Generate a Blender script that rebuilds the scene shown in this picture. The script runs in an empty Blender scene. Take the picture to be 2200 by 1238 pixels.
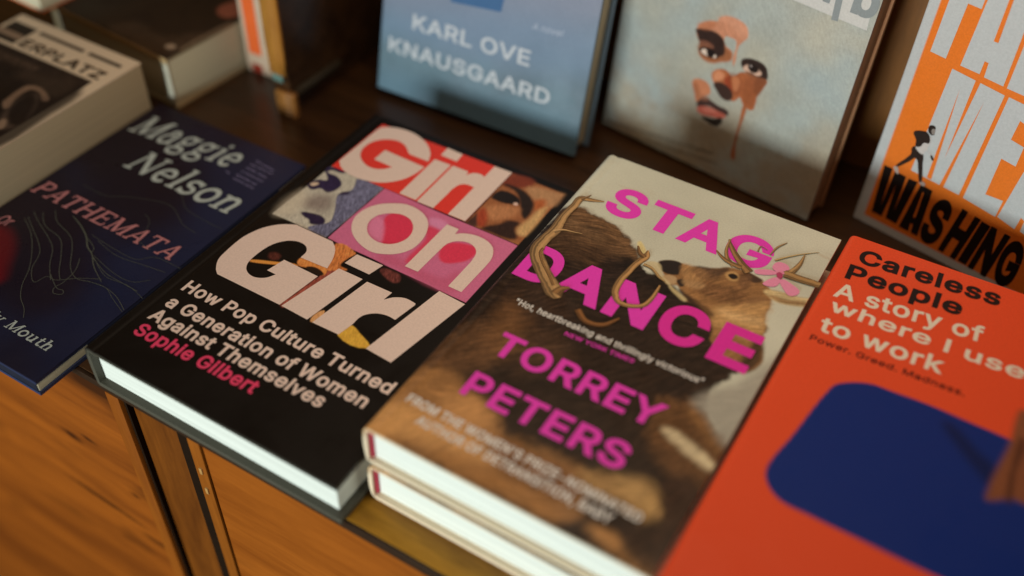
import bpy, bmesh, math
import numpy as np
from mathutils import Vector, Matrix
from mathutils.geometry import delaunay_2d_cdt

# ------------------------------------------------------------------ camera, world, lamps, exposure
SC = bpy.context.scene
MM = 0.001
CAM_LOC = [354.892, -192.996, 386.673]
CAM_ROT = [[0.857051, -0.377411, 0.350749], [0.514375, 0.587502, -0.624707], [0.029706, 0.715822, 0.69765]]
CAM_F = 2189.953

cam_data = bpy.data.cameras.new('camera')
cam = bpy.data.objects.new('camera', cam_data)
SC.collection.objects.link(cam)
cam.matrix_world = Matrix([CAM_ROT[i] + [CAM_LOC[i] * MM] for i in range(3)] + [[0, 0, 0, 1]])
cam_data.sensor_width = 36.0
cam_data.lens = CAM_F / 2200.0 * 36.0
cam_data.clip_start = 0.01
cam_data.clip_end = 50.0
cam_data.dof.use_dof = True
cam_data.dof.focus_distance = 0.553
cam_data.dof.aperture_fstop = 2.2
cam_data.dof.aperture_blades = 0
SC.camera = cam

world = bpy.data.worlds.new('World')
SC.world = world
world.use_nodes = True
world.node_tree.nodes['Background'].inputs[0].default_value = (1.0, 0.66, 0.38, 1)
world.node_tree.nodes['Background'].inputs[1].default_value = 0.020


def area_lamp(name, loc, target, size, size_y, watts, colour, spread=180):
    d = bpy.data.lights.new(name, 'AREA')
    d.shape = 'RECTANGLE'
    d.size, d.size_y = size, size_y
    d.energy = watts
    d.color = colour
    d.spread = math.radians(spread)
    o = bpy.data.objects.new(name, d)
    SC.collection.objects.link(o)
    o.location = loc
    o.rotation_euler = (Vector(target) - Vector(loc)).to_track_quat('-Z', 'Y').to_euler()
    return o


area_lamp('window_light', (-0.05, -2.55, 0.335), (0.16, 0.30, 0.02), 0.95, 0.55, 76, (0.90, 1.0, 0.96))
area_lamp('ceiling_lamp', (0.185, 0.185, 0.45), (0.185, 0.17, 0.0), 0.30, 0.26, 1.02, (1.0, 0.77, 0.54))

SC.view_settings.view_transform = 'Standard'
SC.view_settings.look = 'None'
SC.view_settings.exposure = 0.0
SC.view_settings.gamma = 1.0
SC.view_settings.use_curve_mapping = False

# ------------------------------------------------------------------ data measured for the printed covers (millimetres)
GLYPHS = {
    "\"": [321, [[78, 318, 70, 509, 136, 509, 128, 318], [193, 318, 185, 509, 250, 509, 243, 318]]],
    "'": [206, [[78, 318, 70, 509, 136, 509, 128, 318]]],
    ",": [188, [[38, -119, 68, 71, 137, 71, 84, -119]]],
    "-": [453, [[337, 244, 337, 188, 114, 188, 114, 244]]],
    ".": [188, [[95, -4, 83, -3, 73, 2, 63, 9, 56, 18, 51, 29, 50, 41, 51, 53, 56, 64, 63, 73, 73, 81, 83, 85, 95, 87, 107, 85, 118, 81, 128, 73, 135, 64, 140, 53, 141, 41, 140, 29, 135, 18, 128, 9, 118, 2, 107, -3]]],
    "A": [480, [[16, 0, 78, 170, 140, 339, 201, 509, 276, 509, 338, 339, 401, 170, 463, 0, 395, 0, 287, 302, 264, 372, 232, 478, 245, 478, 213, 371, 191, 302, 155, 202, 120, 101, 85, 0], [110, 142, 110, 199, 370, 199, 370, 142]]],
    "B": [456, [[60, 0, 60, 509, 241, 509, 274, 507, 304, 501, 329, 491, 350, 477, 367, 461, 381, 442, 390, 421, 396, 398, 398, 374, 397, 353, 393, 335, 387, 320, 378, 307, 368, 295, 356, 286, 343, 278, 330, 272, 315, 267, 315, 262, 331, 259, 347, 254, 363, 245, 378, 234, 391, 220, 402, 203, 411, 184, 416, 161, 418, 136, 416, 111, 410, 88, 400, 67, 386, 48, 367, 31, 344, 18, 317, 8, 284, 2, 247, 0], [125, 57, 245, 57, 281, 60, 309, 67, 330, 80, 344, 96, 352, 115, 355, 137, 354, 154, 349, 169, 342, 184, 332, 197, 320, 208, 306, 218, 289, 225, 270, 230, 248, 231, 125, 231], [125, 285, 238, 285, 256, 286, 273, 290, 288, 296, 302, 304, 314, 314, 323, 326, 330, 340, 335, 355, 336, 372, 333, 394, 326, 413, 313, 429, 294, 442, 270, 449, 240, 452, 125, 452]]],
    "C": [510, [[267, -7, 225, -3, 186, 7, 150, 25, 118, 49, 92, 79, 70, 115, 53, 157, 43, 203, 40, 254, 43, 305, 53, 352, 70, 393, 92, 429, 118, 459, 150, 484, 186, 502, 225, 512, 267, 516, 292, 515, 317, 511, 340, 504, 362, 496, 383, 485, 402, 471, 419, 456, 435, 438, 448, 418, 459, 397, 467, 373, 473, 348, 408, 348, 403, 365, 397, 381, 389, 395, 380, 407, 369, 418, 357, 428, 344, 437, 330, 444, 315, 449, 300, 453, 284, 455, 267, 456, 237, 453, 209, 445, 184, 432, 161, 414, 141, 392, 125, 364, 113, 332, 106, 295, 103, 254, 106, 213, 113, 177, 125, 145, 141, 117, 161, 94, 184, 76, 210, 63, 237, 56, 267, 53, 284, 54, 300, 56, 315, 60, 330, 65, 344, 72, 357, 81, 369, 91, 380, 102, 389, 114, 397, 128, 403, 144, 408, 160, 473, 160, 467, 135, 459, 112, 448, 91, 435, 71, 420, 53, 402, 38, 383, 24, 363, 13, 341, 5, 317, -2, 293, -6]]],
    "D": [502, [[219, 0, 96, 0, 96, 57, 215, 57, 254, 60, 288, 68, 318, 81, 343, 99, 363, 122, 379, 149, 390, 181, 397, 216, 399, 255, 397, 294, 390, 329, 379, 361, 364, 388, 344, 410, 320, 428, 291, 441, 258, 449, 221, 452, 93, 452, 93, 509, 225, 509, 272, 506, 315, 495, 353, 478, 385, 455, 412, 426, 433, 391, 449, 351, 459, 305, 462, 255, 459, 205, 449, 159, 433, 119, 411, 84, 384, 54, 351, 31, 312, 14, 268, 3], [125, 509, 125, 0, 60, 0, 60, 509]]],
    "E": [419, [[60, 0, 60, 509, 372, 509, 372, 452, 125, 452, 125, 286, 355, 286, 355, 229, 125, 229, 125, 57, 375, 57, 375, 0]]],
    "F": [410, [[60, 0, 60, 509, 369, 509, 369, 452, 125, 452, 125, 278, 346, 278, 346, 221, 125, 221, 125, 0]]],
    "G": [520, [[269, -7, 225, -3, 185, 7, 149, 25, 117, 49, 91, 80, 69, 116, 53, 157, 43, 203, 40, 254, 43, 305, 53, 352, 69, 393, 91, 429, 117, 459, 149, 484, 184, 502, 223, 512, 265, 516, 291, 515, 316, 511, 340, 504, 363, 495, 384, 483, 403, 469, 421, 453, 436, 436, 449, 416, 460, 395, 468, 373, 474, 349, 408, 349, 402, 365, 395, 379, 387, 393, 378, 405, 368, 417, 356, 427, 343, 436, 330, 443, 315, 448, 299, 452, 283, 455, 265, 456, 236, 453, 209, 445, 183, 432, 160, 414, 141, 392, 125, 364, 113, 332, 106, 295, 103, 254, 106, 213, 113, 177, 125, 145, 141, 117, 161, 94, 184, 76, 210, 63, 238, 56, 269, 53, 296, 55, 322, 61, 345, 71, 365, 85, 382, 102, 396, 123, 407, 147, 413, 173, 415, 202, 434, 199, 283, 199, 283, 256, 478, 256, 478, 200, 475, 160, 466, 124, 451, 91, 431, 62, 406, 38, 377, 19, 344, 5, 308, -4]]],
    "H": [517, [[60, 0, 60, 509, 125, 509, 125, 289, 392, 289, 392, 509, 457, 509, 457, 0, 392, 0, 392, 232, 125, 232, 125, 0]]],
    "I": [185, [[60, 0, 60, 509, 125, 509, 125, 0]]],
    "K": [467, [[104, 145, 104, 216, 139, 261, 174, 303, 212, 344, 364, 509, 448, 509, 376, 431, 304, 353, 231, 276, 228, 276], [60, 0, 60, 509, 125, 509, 125, 334, 124, 225, 125, 193, 125, 0], [372, 0, 188, 259, 228, 309, 302, 206, 375, 103, 449, 0]]],
    "L": [393, [[60, 0, 60, 509, 125, 509, 125, 57, 361, 57, 361, 0]]],
    "M": [628, [[60, 0, 60, 509, 152, 509, 193, 402, 235, 294, 277, 187, 287, 159, 299, 123, 311, 84, 322, 49, 307, 49, 318, 83, 330, 121, 342, 158, 352, 187, 394, 294, 435, 402, 476, 509, 568, 509, 568, 0, 504, 0, 504, 291, 504, 327, 505, 369, 506, 413, 507, 457, 513, 457, 498, 409, 482, 363, 467, 322, 456, 291, 342, 0, 286, 0, 248, 97, 209, 194, 170, 291, 159, 321, 145, 361, 129, 408, 112, 457, 119, 457, 120, 416, 121, 372, 122, 328, 122, 291, 122, 0]]],
    "N": [523, [[60, 0, 60, 509, 136, 509, 205, 400, 274, 291, 343, 183, 363, 151, 388, 107, 414, 55, 405, 54, 401, 108, 399, 157, 399, 195, 399, 509, 463, 509, 463, 0, 387, 0, 202, 290, 177, 331, 148, 381, 108, 452, 119, 454, 122, 384, 124, 328, 125, 291, 125, 0]]],
    "O": [533, [[267, -7, 225, -3, 186, 7, 150, 25, 119, 49, 92, 79, 70, 115, 53, 157, 43, 203, 40, 254, 43, 305, 53, 352, 70, 393, 92, 429, 119, 459, 150, 484, 186, 502, 225, 512, 267, 516, 309, 512, 348, 502, 384, 484, 415, 459, 442, 429, 464, 393, 480, 352, 490, 305, 493, 254, 490, 203, 480, 157, 464, 115, 442, 79, 415, 49, 384, 25, 348, 7, 309, -3], [267, 53, 296, 56, 324, 63, 349, 76, 372, 94, 392, 116, 408, 144, 420, 176, 428, 213, 430, 254, 428, 296, 420, 333, 408, 365, 392, 392, 372, 415, 349, 433, 324, 446, 296, 453, 267, 456, 237, 453, 210, 446, 184, 433, 161, 415, 141, 392, 125, 364, 113, 332, 106, 295, 103, 254, 106, 213, 113, 176, 125, 144, 141, 117, 161, 94, 184, 76, 210, 63, 237, 56]]],
    "P": [445, [[60, 0, 60, 509, 235, 509, 272, 507, 304, 499, 332, 487, 356, 471, 375, 452, 390, 430, 400, 404, 407, 377, 409, 348, 407, 318, 400, 291, 390, 265, 375, 243, 356, 223, 332, 207, 304, 195, 272, 188, 235, 186, 109, 186, 109, 242, 233, 242, 258, 244, 279, 248, 297, 256, 312, 266, 324, 279, 333, 294, 339, 311, 343, 329, 344, 348, 343, 367, 339, 385, 333, 402, 324, 416, 312, 429, 297, 439, 279, 446, 257, 451, 232, 452, 125, 452, 125, 0]]],
    "R": [449, [[60, 0, 60, 509, 236, 509, 273, 507, 305, 500, 333, 489, 357, 474, 376, 455, 390, 433, 401, 408, 407, 381, 409, 352, 407, 323, 401, 296, 390, 271, 376, 250, 357, 232, 333, 217, 305, 206, 273, 200, 236, 198, 96, 198, 96, 255, 234, 255, 258, 256, 280, 260, 298, 267, 313, 276, 325, 287, 334, 300, 340, 316, 344, 333, 345, 352, 344, 371, 340, 389, 334, 405, 325, 419, 313, 430, 298, 440, 279, 447, 258, 451, 233, 452, 125, 452, 125, 0], [353, 0, 230, 229, 303, 229, 344, 153, 386, 76, 428, 0]]],
    "S": [447, [[224, -9, 189, -7, 157, -1, 128, 9, 102, 23, 81, 40, 64, 60, 51, 83, 42, 109, 38, 137, 104, 137, 107, 118, 114, 102, 123, 88, 135, 76, 150, 66, 166, 59, 184, 53, 204, 50, 224, 49, 246, 50, 267, 54, 286, 60, 303, 69, 317, 79, 329, 92, 338, 106, 344, 122, 346, 139, 344, 154, 340, 168, 332, 179, 322, 189, 310, 197, 296, 205, 245, 222, 184, 239, 145, 253, 112, 269, 86, 289, 67, 313, 56, 341, 52, 372, 55, 400, 62, 425, 75, 448, 92, 468, 113, 484, 138, 498, 165, 508, 195, 514, 227, 516, 259, 514, 289, 508, 316, 498, 340, 484, 360, 468, 377, 449, 390, 427, 398, 403, 401, 378, 337, 378, 332, 401, 320, 421, 302, 437, 280, 449, 254, 456, 225, 459, 204, 458, 185, 454, 167, 448, 152, 440, 139, 430, 129, 418, 121, 405, 117, 391, 115, 376, 117, 359, 122, 345, 131, 334, 142, 324, 155, 315, 169, 308, 212, 293, 264, 279, 312, 264, 359, 238, 372, 226, 384, 213, 395, 198, 402, 180, 407, 161, 408, 139, 406, 112, 398, 87, 386, 64, 370, 43, 349, 25, 323, 11, 294, 0, 261, -7]]],
    "T": [449, [[32, 452, 32, 509, 417, 509, 417, 452, 257, 452, 257, 0, 193, 0, 193, 452]]],
    "U": [517, [[259, -8, 221, -5, 186, 2, 154, 15, 126, 33, 103, 55, 85, 80, 71, 108, 63, 139, 60, 173, 60, 509, 124, 509, 124, 178, 126, 155, 132, 133, 141, 113, 153, 95, 169, 80, 187, 68, 208, 59, 232, 54, 259, 52, 286, 54, 310, 59, 331, 68, 349, 80, 365, 95, 377, 113, 386, 133, 391, 155, 393, 178, 393, 509, 457, 509, 457, 173, 454, 139, 446, 108, 433, 80, 414, 55, 391, 33, 363, 15, 332, 2, 297, -5]]],
    "V": [480, [[204, 0, 141, 170, 79, 339, 16, 509, 84, 509, 192, 206, 215, 137, 248, 31, 235, 31, 267, 138, 290, 206, 395, 509, 463, 509, 401, 339, 340, 170, 278, 0]]],
    "W": [686, [[155, 0, 109, 170, 63, 339, 16, 509, 82, 509, 163, 196, 175, 145, 187, 94, 197, 40, 189, 40, 200, 94, 211, 145, 224, 196, 251, 300, 279, 404, 306, 509, 380, 509, 407, 404, 434, 300, 462, 196, 474, 145, 486, 94, 497, 40, 488, 40, 499, 94, 510, 145, 523, 196, 603, 509, 670, 509, 623, 339, 577, 170, 530, 0, 455, 0, 368, 323, 351, 391, 336, 475, 350, 475, 335, 395, 318, 323, 289, 215, 260, 108, 230, 0]]],
    "Y": [472, [[203, 0, 203, 208, 141, 308, 79, 409, 16, 509, 91, 509, 192, 344, 222, 292, 250, 230, 224, 230, 233, 254, 242, 275, 251, 293, 280, 344, 381, 509, 455, 509, 268, 208, 268, 0]]],
    "Z": [438, [[42, 0, 42, 46, 273, 385, 306, 431, 341, 476, 348, 454, 285, 452, 223, 452, 40, 452, 40, 509, 397, 509, 397, 462, 169, 129, 134, 81, 97, 33, 90, 54, 152, 57, 214, 57, 399, 57, 399, 0]]],
    "a": [389, [[160, -9, 137, -7, 115, -3, 94, 5, 76, 15, 61, 29, 48, 45, 38, 63, 32, 84, 30, 108, 32, 128, 36, 146, 43, 161, 53, 174, 64, 184, 78, 193, 93, 200, 108, 206, 125, 211, 178, 220, 234, 227, 265, 235, 271, 240, 275, 246, 276, 255, 276, 257, 275, 272, 272, 285, 267, 297, 260, 307, 251, 315, 240, 322, 227, 327, 212, 330, 196, 331, 179, 330, 163, 327, 149, 322, 118, 301, 100, 274, 41, 291, 51, 312, 64, 331, 79, 346, 96, 358, 114, 368, 133, 375, 153, 380, 173, 383, 194, 384, 239, 379, 255, 375, 271, 369, 286, 360, 300, 350, 312, 336, 322, 320, 330, 301, 335, 278, 337, 251, 337, 0, 277, 0, 277, 52, 272, 52, 252, 25, 242, 16, 229, 8, 215, 1, 199, -4, 181, -8], [170, 45, 192, 47, 211, 51, 228, 59, 242, 69, 254, 80, 263, 93, 270, 107, 274, 122, 276, 138, 276, 190, 259, 182, 231, 176, 200, 171, 175, 168, 134, 159, 122, 154, 112, 147, 103, 139, 97, 130, 93, 118, 92, 105, 93, 93, 96, 82, 102, 72, 110, 64, 119, 57, 130, 52]]],
    "b": [424, [[229, -8, 207, -7, 188, -3, 172, 4, 159, 12, 147, 21, 138, 31, 118, 59, 112, 59, 112, 0, 53, 0, 53, 509, 114, 509, 114, 319, 118, 319, 137, 346, 146, 356, 158, 365, 171, 373, 187, 379, 207, 383, 229, 384, 260, 381, 288, 374, 313, 361, 335, 343, 354, 320, 370, 293, 381, 262, 388, 227, 390, 189, 388, 151, 381, 116, 370, 84, 354, 57, 335, 34, 313, 16, 288, 3, 260, -5], [220, 47, 242, 49, 262, 55, 279, 66, 294, 80, 306, 97, 316, 117, 323, 139, 327, 163, 328, 189, 327, 215, 323, 239, 316, 261, 307, 281, 295, 297, 280, 311, 263, 322, 243, 328, 220, 330, 198, 328, 178, 322, 161, 312, 146, 299, 134, 282, 125, 263, 118, 241, 114, 216, 113, 189, 114, 162, 118, 137, 125, 115, 135, 95, 147, 79, 162, 65, 179, 55, 198, 49]]],
    "c": [396, [[207, -8, 174, -5, 144, 3, 117, 16, 93, 35, 73, 58, 56, 85, 44, 116, 36, 150, 34, 187, 36, 225, 44, 260, 56, 291, 73, 318, 93, 341, 117, 360, 144, 373, 174, 381, 207, 384, 225, 383, 243, 381, 260, 377, 276, 371, 291, 364, 305, 356, 318, 346, 330, 335, 340, 322, 349, 308, 356, 293, 362, 277, 303, 262, 290, 289, 270, 311, 242, 325, 207, 330, 183, 328, 163, 321, 145, 310, 130, 296, 118, 278, 108, 258, 101, 236, 97, 212, 96, 187, 97, 163, 101, 139, 108, 117, 118, 97, 130, 80, 145, 66, 163, 55, 183, 48, 207, 46, 243, 52, 271, 66, 292, 89, 304, 117, 363, 102, 357, 86, 350, 70, 341, 56, 331, 43, 319, 32, 306, 21, 292, 12, 277, 5, 261, -1, 244, -5, 226, -7]]],
    "d": [424, [[195, -8, 165, -5, 137, 3, 111, 16, 89, 34, 70, 57, 55, 84, 43, 116, 36, 151, 34, 189, 36, 227, 43, 262, 55, 293, 71, 320, 90, 343, 112, 361, 137, 374, 165, 381, 196, 384, 218, 383, 237, 379, 253, 373, 267, 365, 278, 356, 287, 346, 306, 319, 311, 319, 311, 509, 372, 509, 372, 0, 313, 0, 313, 59, 307, 59, 287, 31, 277, 21, 266, 12, 252, 4, 236, -3, 217, -7], [205, 47, 226, 49, 246, 55, 263, 65, 278, 79, 290, 95, 299, 115, 306, 137, 311, 162, 312, 189, 311, 216, 307, 241, 300, 263, 290, 282, 278, 299, 263, 312, 246, 322, 227, 328, 205, 330, 182, 328, 162, 322, 145, 311, 130, 297, 118, 281, 108, 261, 101, 239, 97, 215, 96, 189, 97, 163, 102, 139, 109, 117, 118, 97, 130, 80, 145, 66, 162, 55, 182, 49]]],
    "e": [404, [[212, -8, 177, -5, 145, 3, 117, 16, 92, 35, 72, 58, 56, 85, 44, 116, 36, 150, 34, 187, 36, 224, 43, 259, 55, 290, 71, 317, 91, 340, 115, 359, 142, 373, 172, 381, 205, 384, 226, 383, 246, 380, 266, 374, 285, 366, 302, 355, 319, 341, 334, 324, 347, 305, 357, 282, 365, 256, 369, 227, 371, 194, 371, 169, 75, 169, 75, 221, 338, 221, 310, 202, 309, 226, 305, 248, 298, 269, 289, 287, 277, 302, 263, 314, 246, 323, 227, 328, 205, 330, 183, 328, 164, 323, 146, 313, 131, 301, 119, 287, 109, 270, 102, 251, 97, 231, 96, 211, 96, 178, 98, 151, 102, 127, 110, 106, 121, 88, 135, 73, 151, 61, 169, 53, 190, 48, 212, 46, 227, 47, 241, 49, 254, 53, 266, 58, 276, 65, 285, 73, 306, 105, 365, 91, 358, 72, 348, 55, 335, 39, 320, 25, 302, 14, 283, 4, 261, -3, 237, -7]]],
    "f": [254, [[228, 379, 228, 327, 6, 327, 6, 379], [81, 0, 81, 432, 83, 452, 88, 470, 96, 486, 107, 499, 120, 510, 135, 519, 152, 525, 169, 529, 187, 530, 222, 527, 243, 521, 227, 468, 215, 472, 195, 474, 178, 472, 164, 468, 154, 460, 147, 449, 143, 436, 142, 419, 142, 0]]],
    "g": [425, [[207, -151, 180, -150, 156, -146, 134, -140, 114, -132, 97, -122, 82, -110, 70, -97, 59, -84, 51, -69, 101, -41, 122, -66, 131, -74, 142, -82, 154, -88, 169, -93, 187, -96, 207, -97, 236, -95, 261, -87, 282, -75, 298, -57, 308, -34, 311, -6, 311, 68, 306, 68, 287, 41, 277, 32, 266, 24, 252, 16, 236, 10, 217, 6, 195, 5, 165, 7, 138, 15, 113, 27, 90, 43, 71, 64, 55, 90, 43, 120, 36, 154, 34, 191, 36, 228, 43, 262, 55, 293, 71, 320, 90, 343, 112, 361, 138, 374, 166, 381, 196, 384, 218, 383, 237, 379, 253, 373, 267, 365, 279, 356, 288, 346, 308, 319, 313, 319, 313, 379, 372, 379, 372, -9, 370, -40, 362, -67, 350, -90, 334, -109, 314, -124, 291, -136, 265, -144, 237, -149], [205, 59, 227, 61, 247, 66, 264, 75, 279, 87, 291, 103, 300, 121, 307, 142, 311, 166, 312, 193, 311, 219, 307, 242, 300, 264, 291, 283, 279, 299, 264, 312, 247, 322, 227, 328, 205, 330, 182, 328, 162, 322, 145, 312, 130, 298, 118, 281, 109, 262, 102, 241, 97, 218, 96, 193, 97, 167, 102, 144, 109, 123, 118, 104, 130, 89, 145, 76, 163, 67, 183, 61]]],
    "h": [410, [[114, 227, 114, 0, 53, 0, 53, 509, 114, 509, 114, 287, 102, 287, 116, 319, 132, 344, 152, 362, 175, 374, 200, 382, 227, 384, 252, 382, 275, 377, 295, 369, 313, 356, 329, 340, 341, 321, 350, 298, 355, 271, 357, 240, 357, 0, 296, 0, 296, 235, 293, 263, 286, 286, 273, 304, 256, 318, 235, 326, 210, 329, 192, 328, 176, 324, 161, 317, 147, 308, 136, 297, 126, 283, 119, 266, 115, 248]]],
    "i": [167, [[53, 0, 53, 379, 114, 379, 114, 0], [53, 448, 53, 509, 114, 509, 114, 448]]],
    "k": [381, [[110, 137, 110, 212, 121, 212, 175, 268, 230, 323, 284, 379, 360, 379, 184, 199, 177, 199], [53, 0, 53, 509, 114, 509, 114, 0], [294, 0, 148, 186, 191, 229, 372, 0]]],
    "l": [167, [[53, 0, 53, 509, 114, 509, 114, 0]]],
    "m": [610, [[53, 0, 53, 379, 112, 379, 112, 295, 108, 295, 114, 314, 122, 331, 132, 346, 144, 358, 158, 368, 172, 376, 187, 382, 203, 385, 219, 386, 245, 383, 268, 375, 287, 361, 303, 342, 314, 320, 321, 295, 312, 295, 318, 312, 326, 328, 337, 343, 350, 356, 365, 366, 381, 375, 398, 381, 417, 385, 437, 386, 458, 384, 478, 380, 497, 372, 514, 361, 529, 346, 541, 328, 550, 307, 555, 283, 557, 255, 557, 0, 496, 0, 496, 254, 493, 279, 486, 298, 473, 313, 456, 323, 438, 328, 419, 330, 403, 329, 388, 326, 374, 320, 363, 312, 353, 302, 345, 290, 340, 277, 336, 263, 335, 247, 335, 0, 274, 0, 274, 260, 272, 280, 265, 297, 253, 311, 238, 322, 220, 328, 199, 330, 185, 329, 171, 326, 158, 320, 145, 312, 135, 302, 126, 289, 119, 274, 115, 257, 114, 238, 114, 0]]],
    "n": [410, [[114, 227, 114, 0, 53, 0, 53, 379, 112, 379, 112, 287, 102, 287, 116, 319, 132, 344, 152, 362, 175, 374, 200, 382, 227, 384, 252, 382, 275, 377, 295, 369, 313, 356, 328, 340, 341, 321, 350, 298, 355, 271, 357, 240, 357, 0, 296, 0, 296, 235, 293, 263, 286, 286, 273, 304, 256, 318, 235, 326, 210, 329, 192, 328, 176, 324, 161, 317, 147, 308, 136, 297, 126, 283, 119, 266, 115, 248]]],
    "o": [415, [[207, -8, 174, -5, 144, 3, 117, 16, 93, 35, 73, 58, 56, 85, 44, 116, 36, 150, 34, 187, 36, 225, 44, 260, 56, 291, 73, 318, 93, 341, 117, 360, 144, 373, 174, 381, 207, 384, 241, 381, 271, 373, 299, 360, 323, 341, 343, 318, 359, 291, 371, 260, 379, 225, 381, 187, 379, 150, 371, 116, 359, 85, 343, 58, 323, 35, 299, 16, 271, 3, 241, -5], [207, 46, 231, 48, 252, 55, 270, 66, 285, 80, 298, 97, 307, 117, 314, 139, 318, 163, 319, 187, 318, 212, 314, 236, 307, 258, 298, 278, 285, 296, 270, 310, 252, 321, 231, 328, 207, 330, 183, 328, 163, 321, 145, 310, 130, 296, 118, 278, 108, 258, 101, 236, 97, 212, 96, 187, 97, 163, 101, 139, 108, 117, 118, 97, 130, 80, 145, 66, 163, 55, 183, 48]]],
    "p": [424, [[53, -143, 53, 379, 112, 379, 112, 319, 118, 319, 137, 346, 146, 356, 158, 365, 171, 373, 187, 379, 207, 383, 229, 384, 260, 381, 288, 374, 313, 361, 335, 343, 354, 320, 370, 293, 381, 262, 388, 227, 390, 189, 388, 151, 381, 116, 370, 84, 354, 57, 335, 34, 313, 16, 288, 3, 260, -5, 229, -8, 207, -7, 189, -3, 173, 4, 159, 12, 147, 21, 138, 31, 118, 59, 114, 59, 114, -143], [220, 47, 242, 49, 262, 55, 279, 66, 294, 80, 306, 97, 316, 117, 323, 139, 327, 163, 328, 189, 327, 215, 323, 239, 316, 261, 307, 281, 295, 297, 280, 311, 263, 322, 243, 328, 220, 330, 198, 328, 178, 322, 161, 312, 146, 299, 134, 282, 125, 263, 118, 241, 114, 216, 113, 189, 114, 162, 118, 137, 125, 115, 135, 95, 147, 79, 162, 65, 179, 55, 198, 49]]],
    "q": [424, [[372, -143, 311, -143, 311, 59, 306, 59, 287, 31, 277, 21, 266, 12, 252, 4, 236, -3, 217, -7, 195, -8, 165, -5, 137, 3, 111, 16, 89, 34, 70, 57, 55, 84, 43, 116, 36, 151, 34, 189, 36, 227, 43, 262, 55, 293, 71, 320, 90, 343, 112, 361, 137, 374, 165, 381, 196, 384, 218, 383, 237, 379, 253, 373, 267, 365, 278, 356, 287, 346, 307, 319, 313, 319, 313, 379, 372, 379], [205, 47, 226, 49, 246, 55, 263, 65, 278, 79, 290, 95, 299, 115, 306, 137, 311, 162, 312, 189, 311, 216, 307, 241, 300, 263, 290, 282, 278, 299, 263, 312, 246, 322, 227, 328, 205, 330, 182, 328, 162, 322, 145, 311, 130, 297, 118, 281, 108, 261, 101, 239, 97, 215, 96, 189, 97, 163, 102, 139, 109, 117, 118, 97, 130, 80, 145, 66, 162, 55, 182, 49]]],
    "r": [259, [[53, 0, 53, 379, 112, 379, 112, 321, 115, 321, 124, 339, 136, 354, 152, 367, 171, 377, 191, 383, 213, 385, 229, 384, 243, 384, 243, 322, 230, 324, 207, 326, 190, 325, 174, 321, 159, 315, 146, 306, 135, 296, 126, 284, 119, 270, 115, 254, 114, 237, 114, 0]]],
    "s": [365, [[182, -8, 157, -7, 134, -3, 112, 3, 93, 12, 76, 24, 62, 38, 50, 54, 42, 73, 36, 94, 94, 107, 101, 88, 111, 72, 124, 60, 140, 52, 159, 47, 181, 45, 206, 47, 227, 53, 244, 62, 257, 74, 265, 88, 268, 103, 266, 115, 262, 126, 254, 136, 243, 144, 229, 150, 212, 155, 149, 170, 118, 180, 92, 192, 72, 208, 58, 227, 50, 249, 47, 274, 49, 295, 55, 314, 65, 332, 79, 347, 95, 360, 115, 370, 137, 378, 161, 383, 187, 384, 212, 383, 234, 379, 254, 372, 271, 363, 286, 352, 299, 339, 309, 324, 318, 308, 324, 290, 268, 277, 262, 291, 254, 304, 243, 316, 228, 325, 210, 331, 187, 333, 166, 331, 147, 326, 131, 317, 119, 305, 111, 292, 109, 277, 111, 264, 116, 253, 124, 243, 136, 235, 152, 229, 172, 223, 229, 209, 261, 199, 287, 187, 306, 171, 320, 153, 328, 131, 331, 107, 329, 85, 323, 65, 312, 47, 298, 31, 281, 17, 260, 6, 236, -2, 210, -6]]],
    "t": [227, [[204, 379, 204, 327, 6, 327, 6, 379], [65, 471, 126, 471, 126, 98, 127, 83, 130, 70, 136, 61, 144, 55, 156, 51, 170, 50, 185, 51, 202, 54, 213, 2, 192, -3, 168, -4, 138, -1, 113, 7, 92, 21, 77, 40, 68, 64, 65, 93]]],
    "u": [410, [[182, -5, 158, -3, 135, 2, 115, 11, 97, 23, 81, 39, 69, 59, 60, 82, 55, 109, 53, 139, 53, 379, 114, 379, 114, 144, 116, 116, 124, 93, 137, 75, 154, 61, 175, 53, 200, 50, 218, 51, 234, 55, 249, 62, 263, 71, 274, 83, 283, 97, 290, 113, 295, 132, 296, 153, 296, 379, 357, 379, 357, 0, 298, 0, 298, 92, 307, 92, 294, 60, 277, 35, 257, 17, 234, 5, 209, -3]]],
    "v": [389, [[163, 0, 114, 126, 66, 253, 17, 379, 84, 379, 165, 155, 173, 132, 181, 110, 187, 87, 206, 21, 184, 21, 203, 87, 224, 155, 305, 379, 371, 379, 323, 253, 275, 126, 226, 0]]],
    "w": [567, [[138, 0, 99, 126, 61, 253, 23, 379, 87, 379, 133, 214, 154, 137, 175, 41, 165, 41, 186, 135, 206, 214, 252, 379, 316, 379, 362, 214, 382, 136, 402, 41, 391, 41, 413, 135, 434, 214, 480, 379, 545, 379, 506, 253, 468, 126, 429, 0, 368, 0, 319, 172, 305, 225, 291, 280, 277, 338, 291, 338, 277, 280, 263, 225, 248, 172, 199, 0]]],
    "y": [389, [[47, -139, 61, -86, 71, -87, 104, -89, 130, -74, 138, -64, 145, -52, 151, -36, 163, -1, 17, 379, 84, 379, 165, 155, 187, 87, 206, 21, 184, 21, 202, 87, 224, 155, 305, 379, 371, 379, 316, 234, 260, 88, 204, -58, 196, -77, 187, -93, 177, -107, 165, -119, 153, -128, 139, -136, 124, -141, 108, -144, 91, -145, 65, -143]]],
    " ": [200, []],
}
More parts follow.
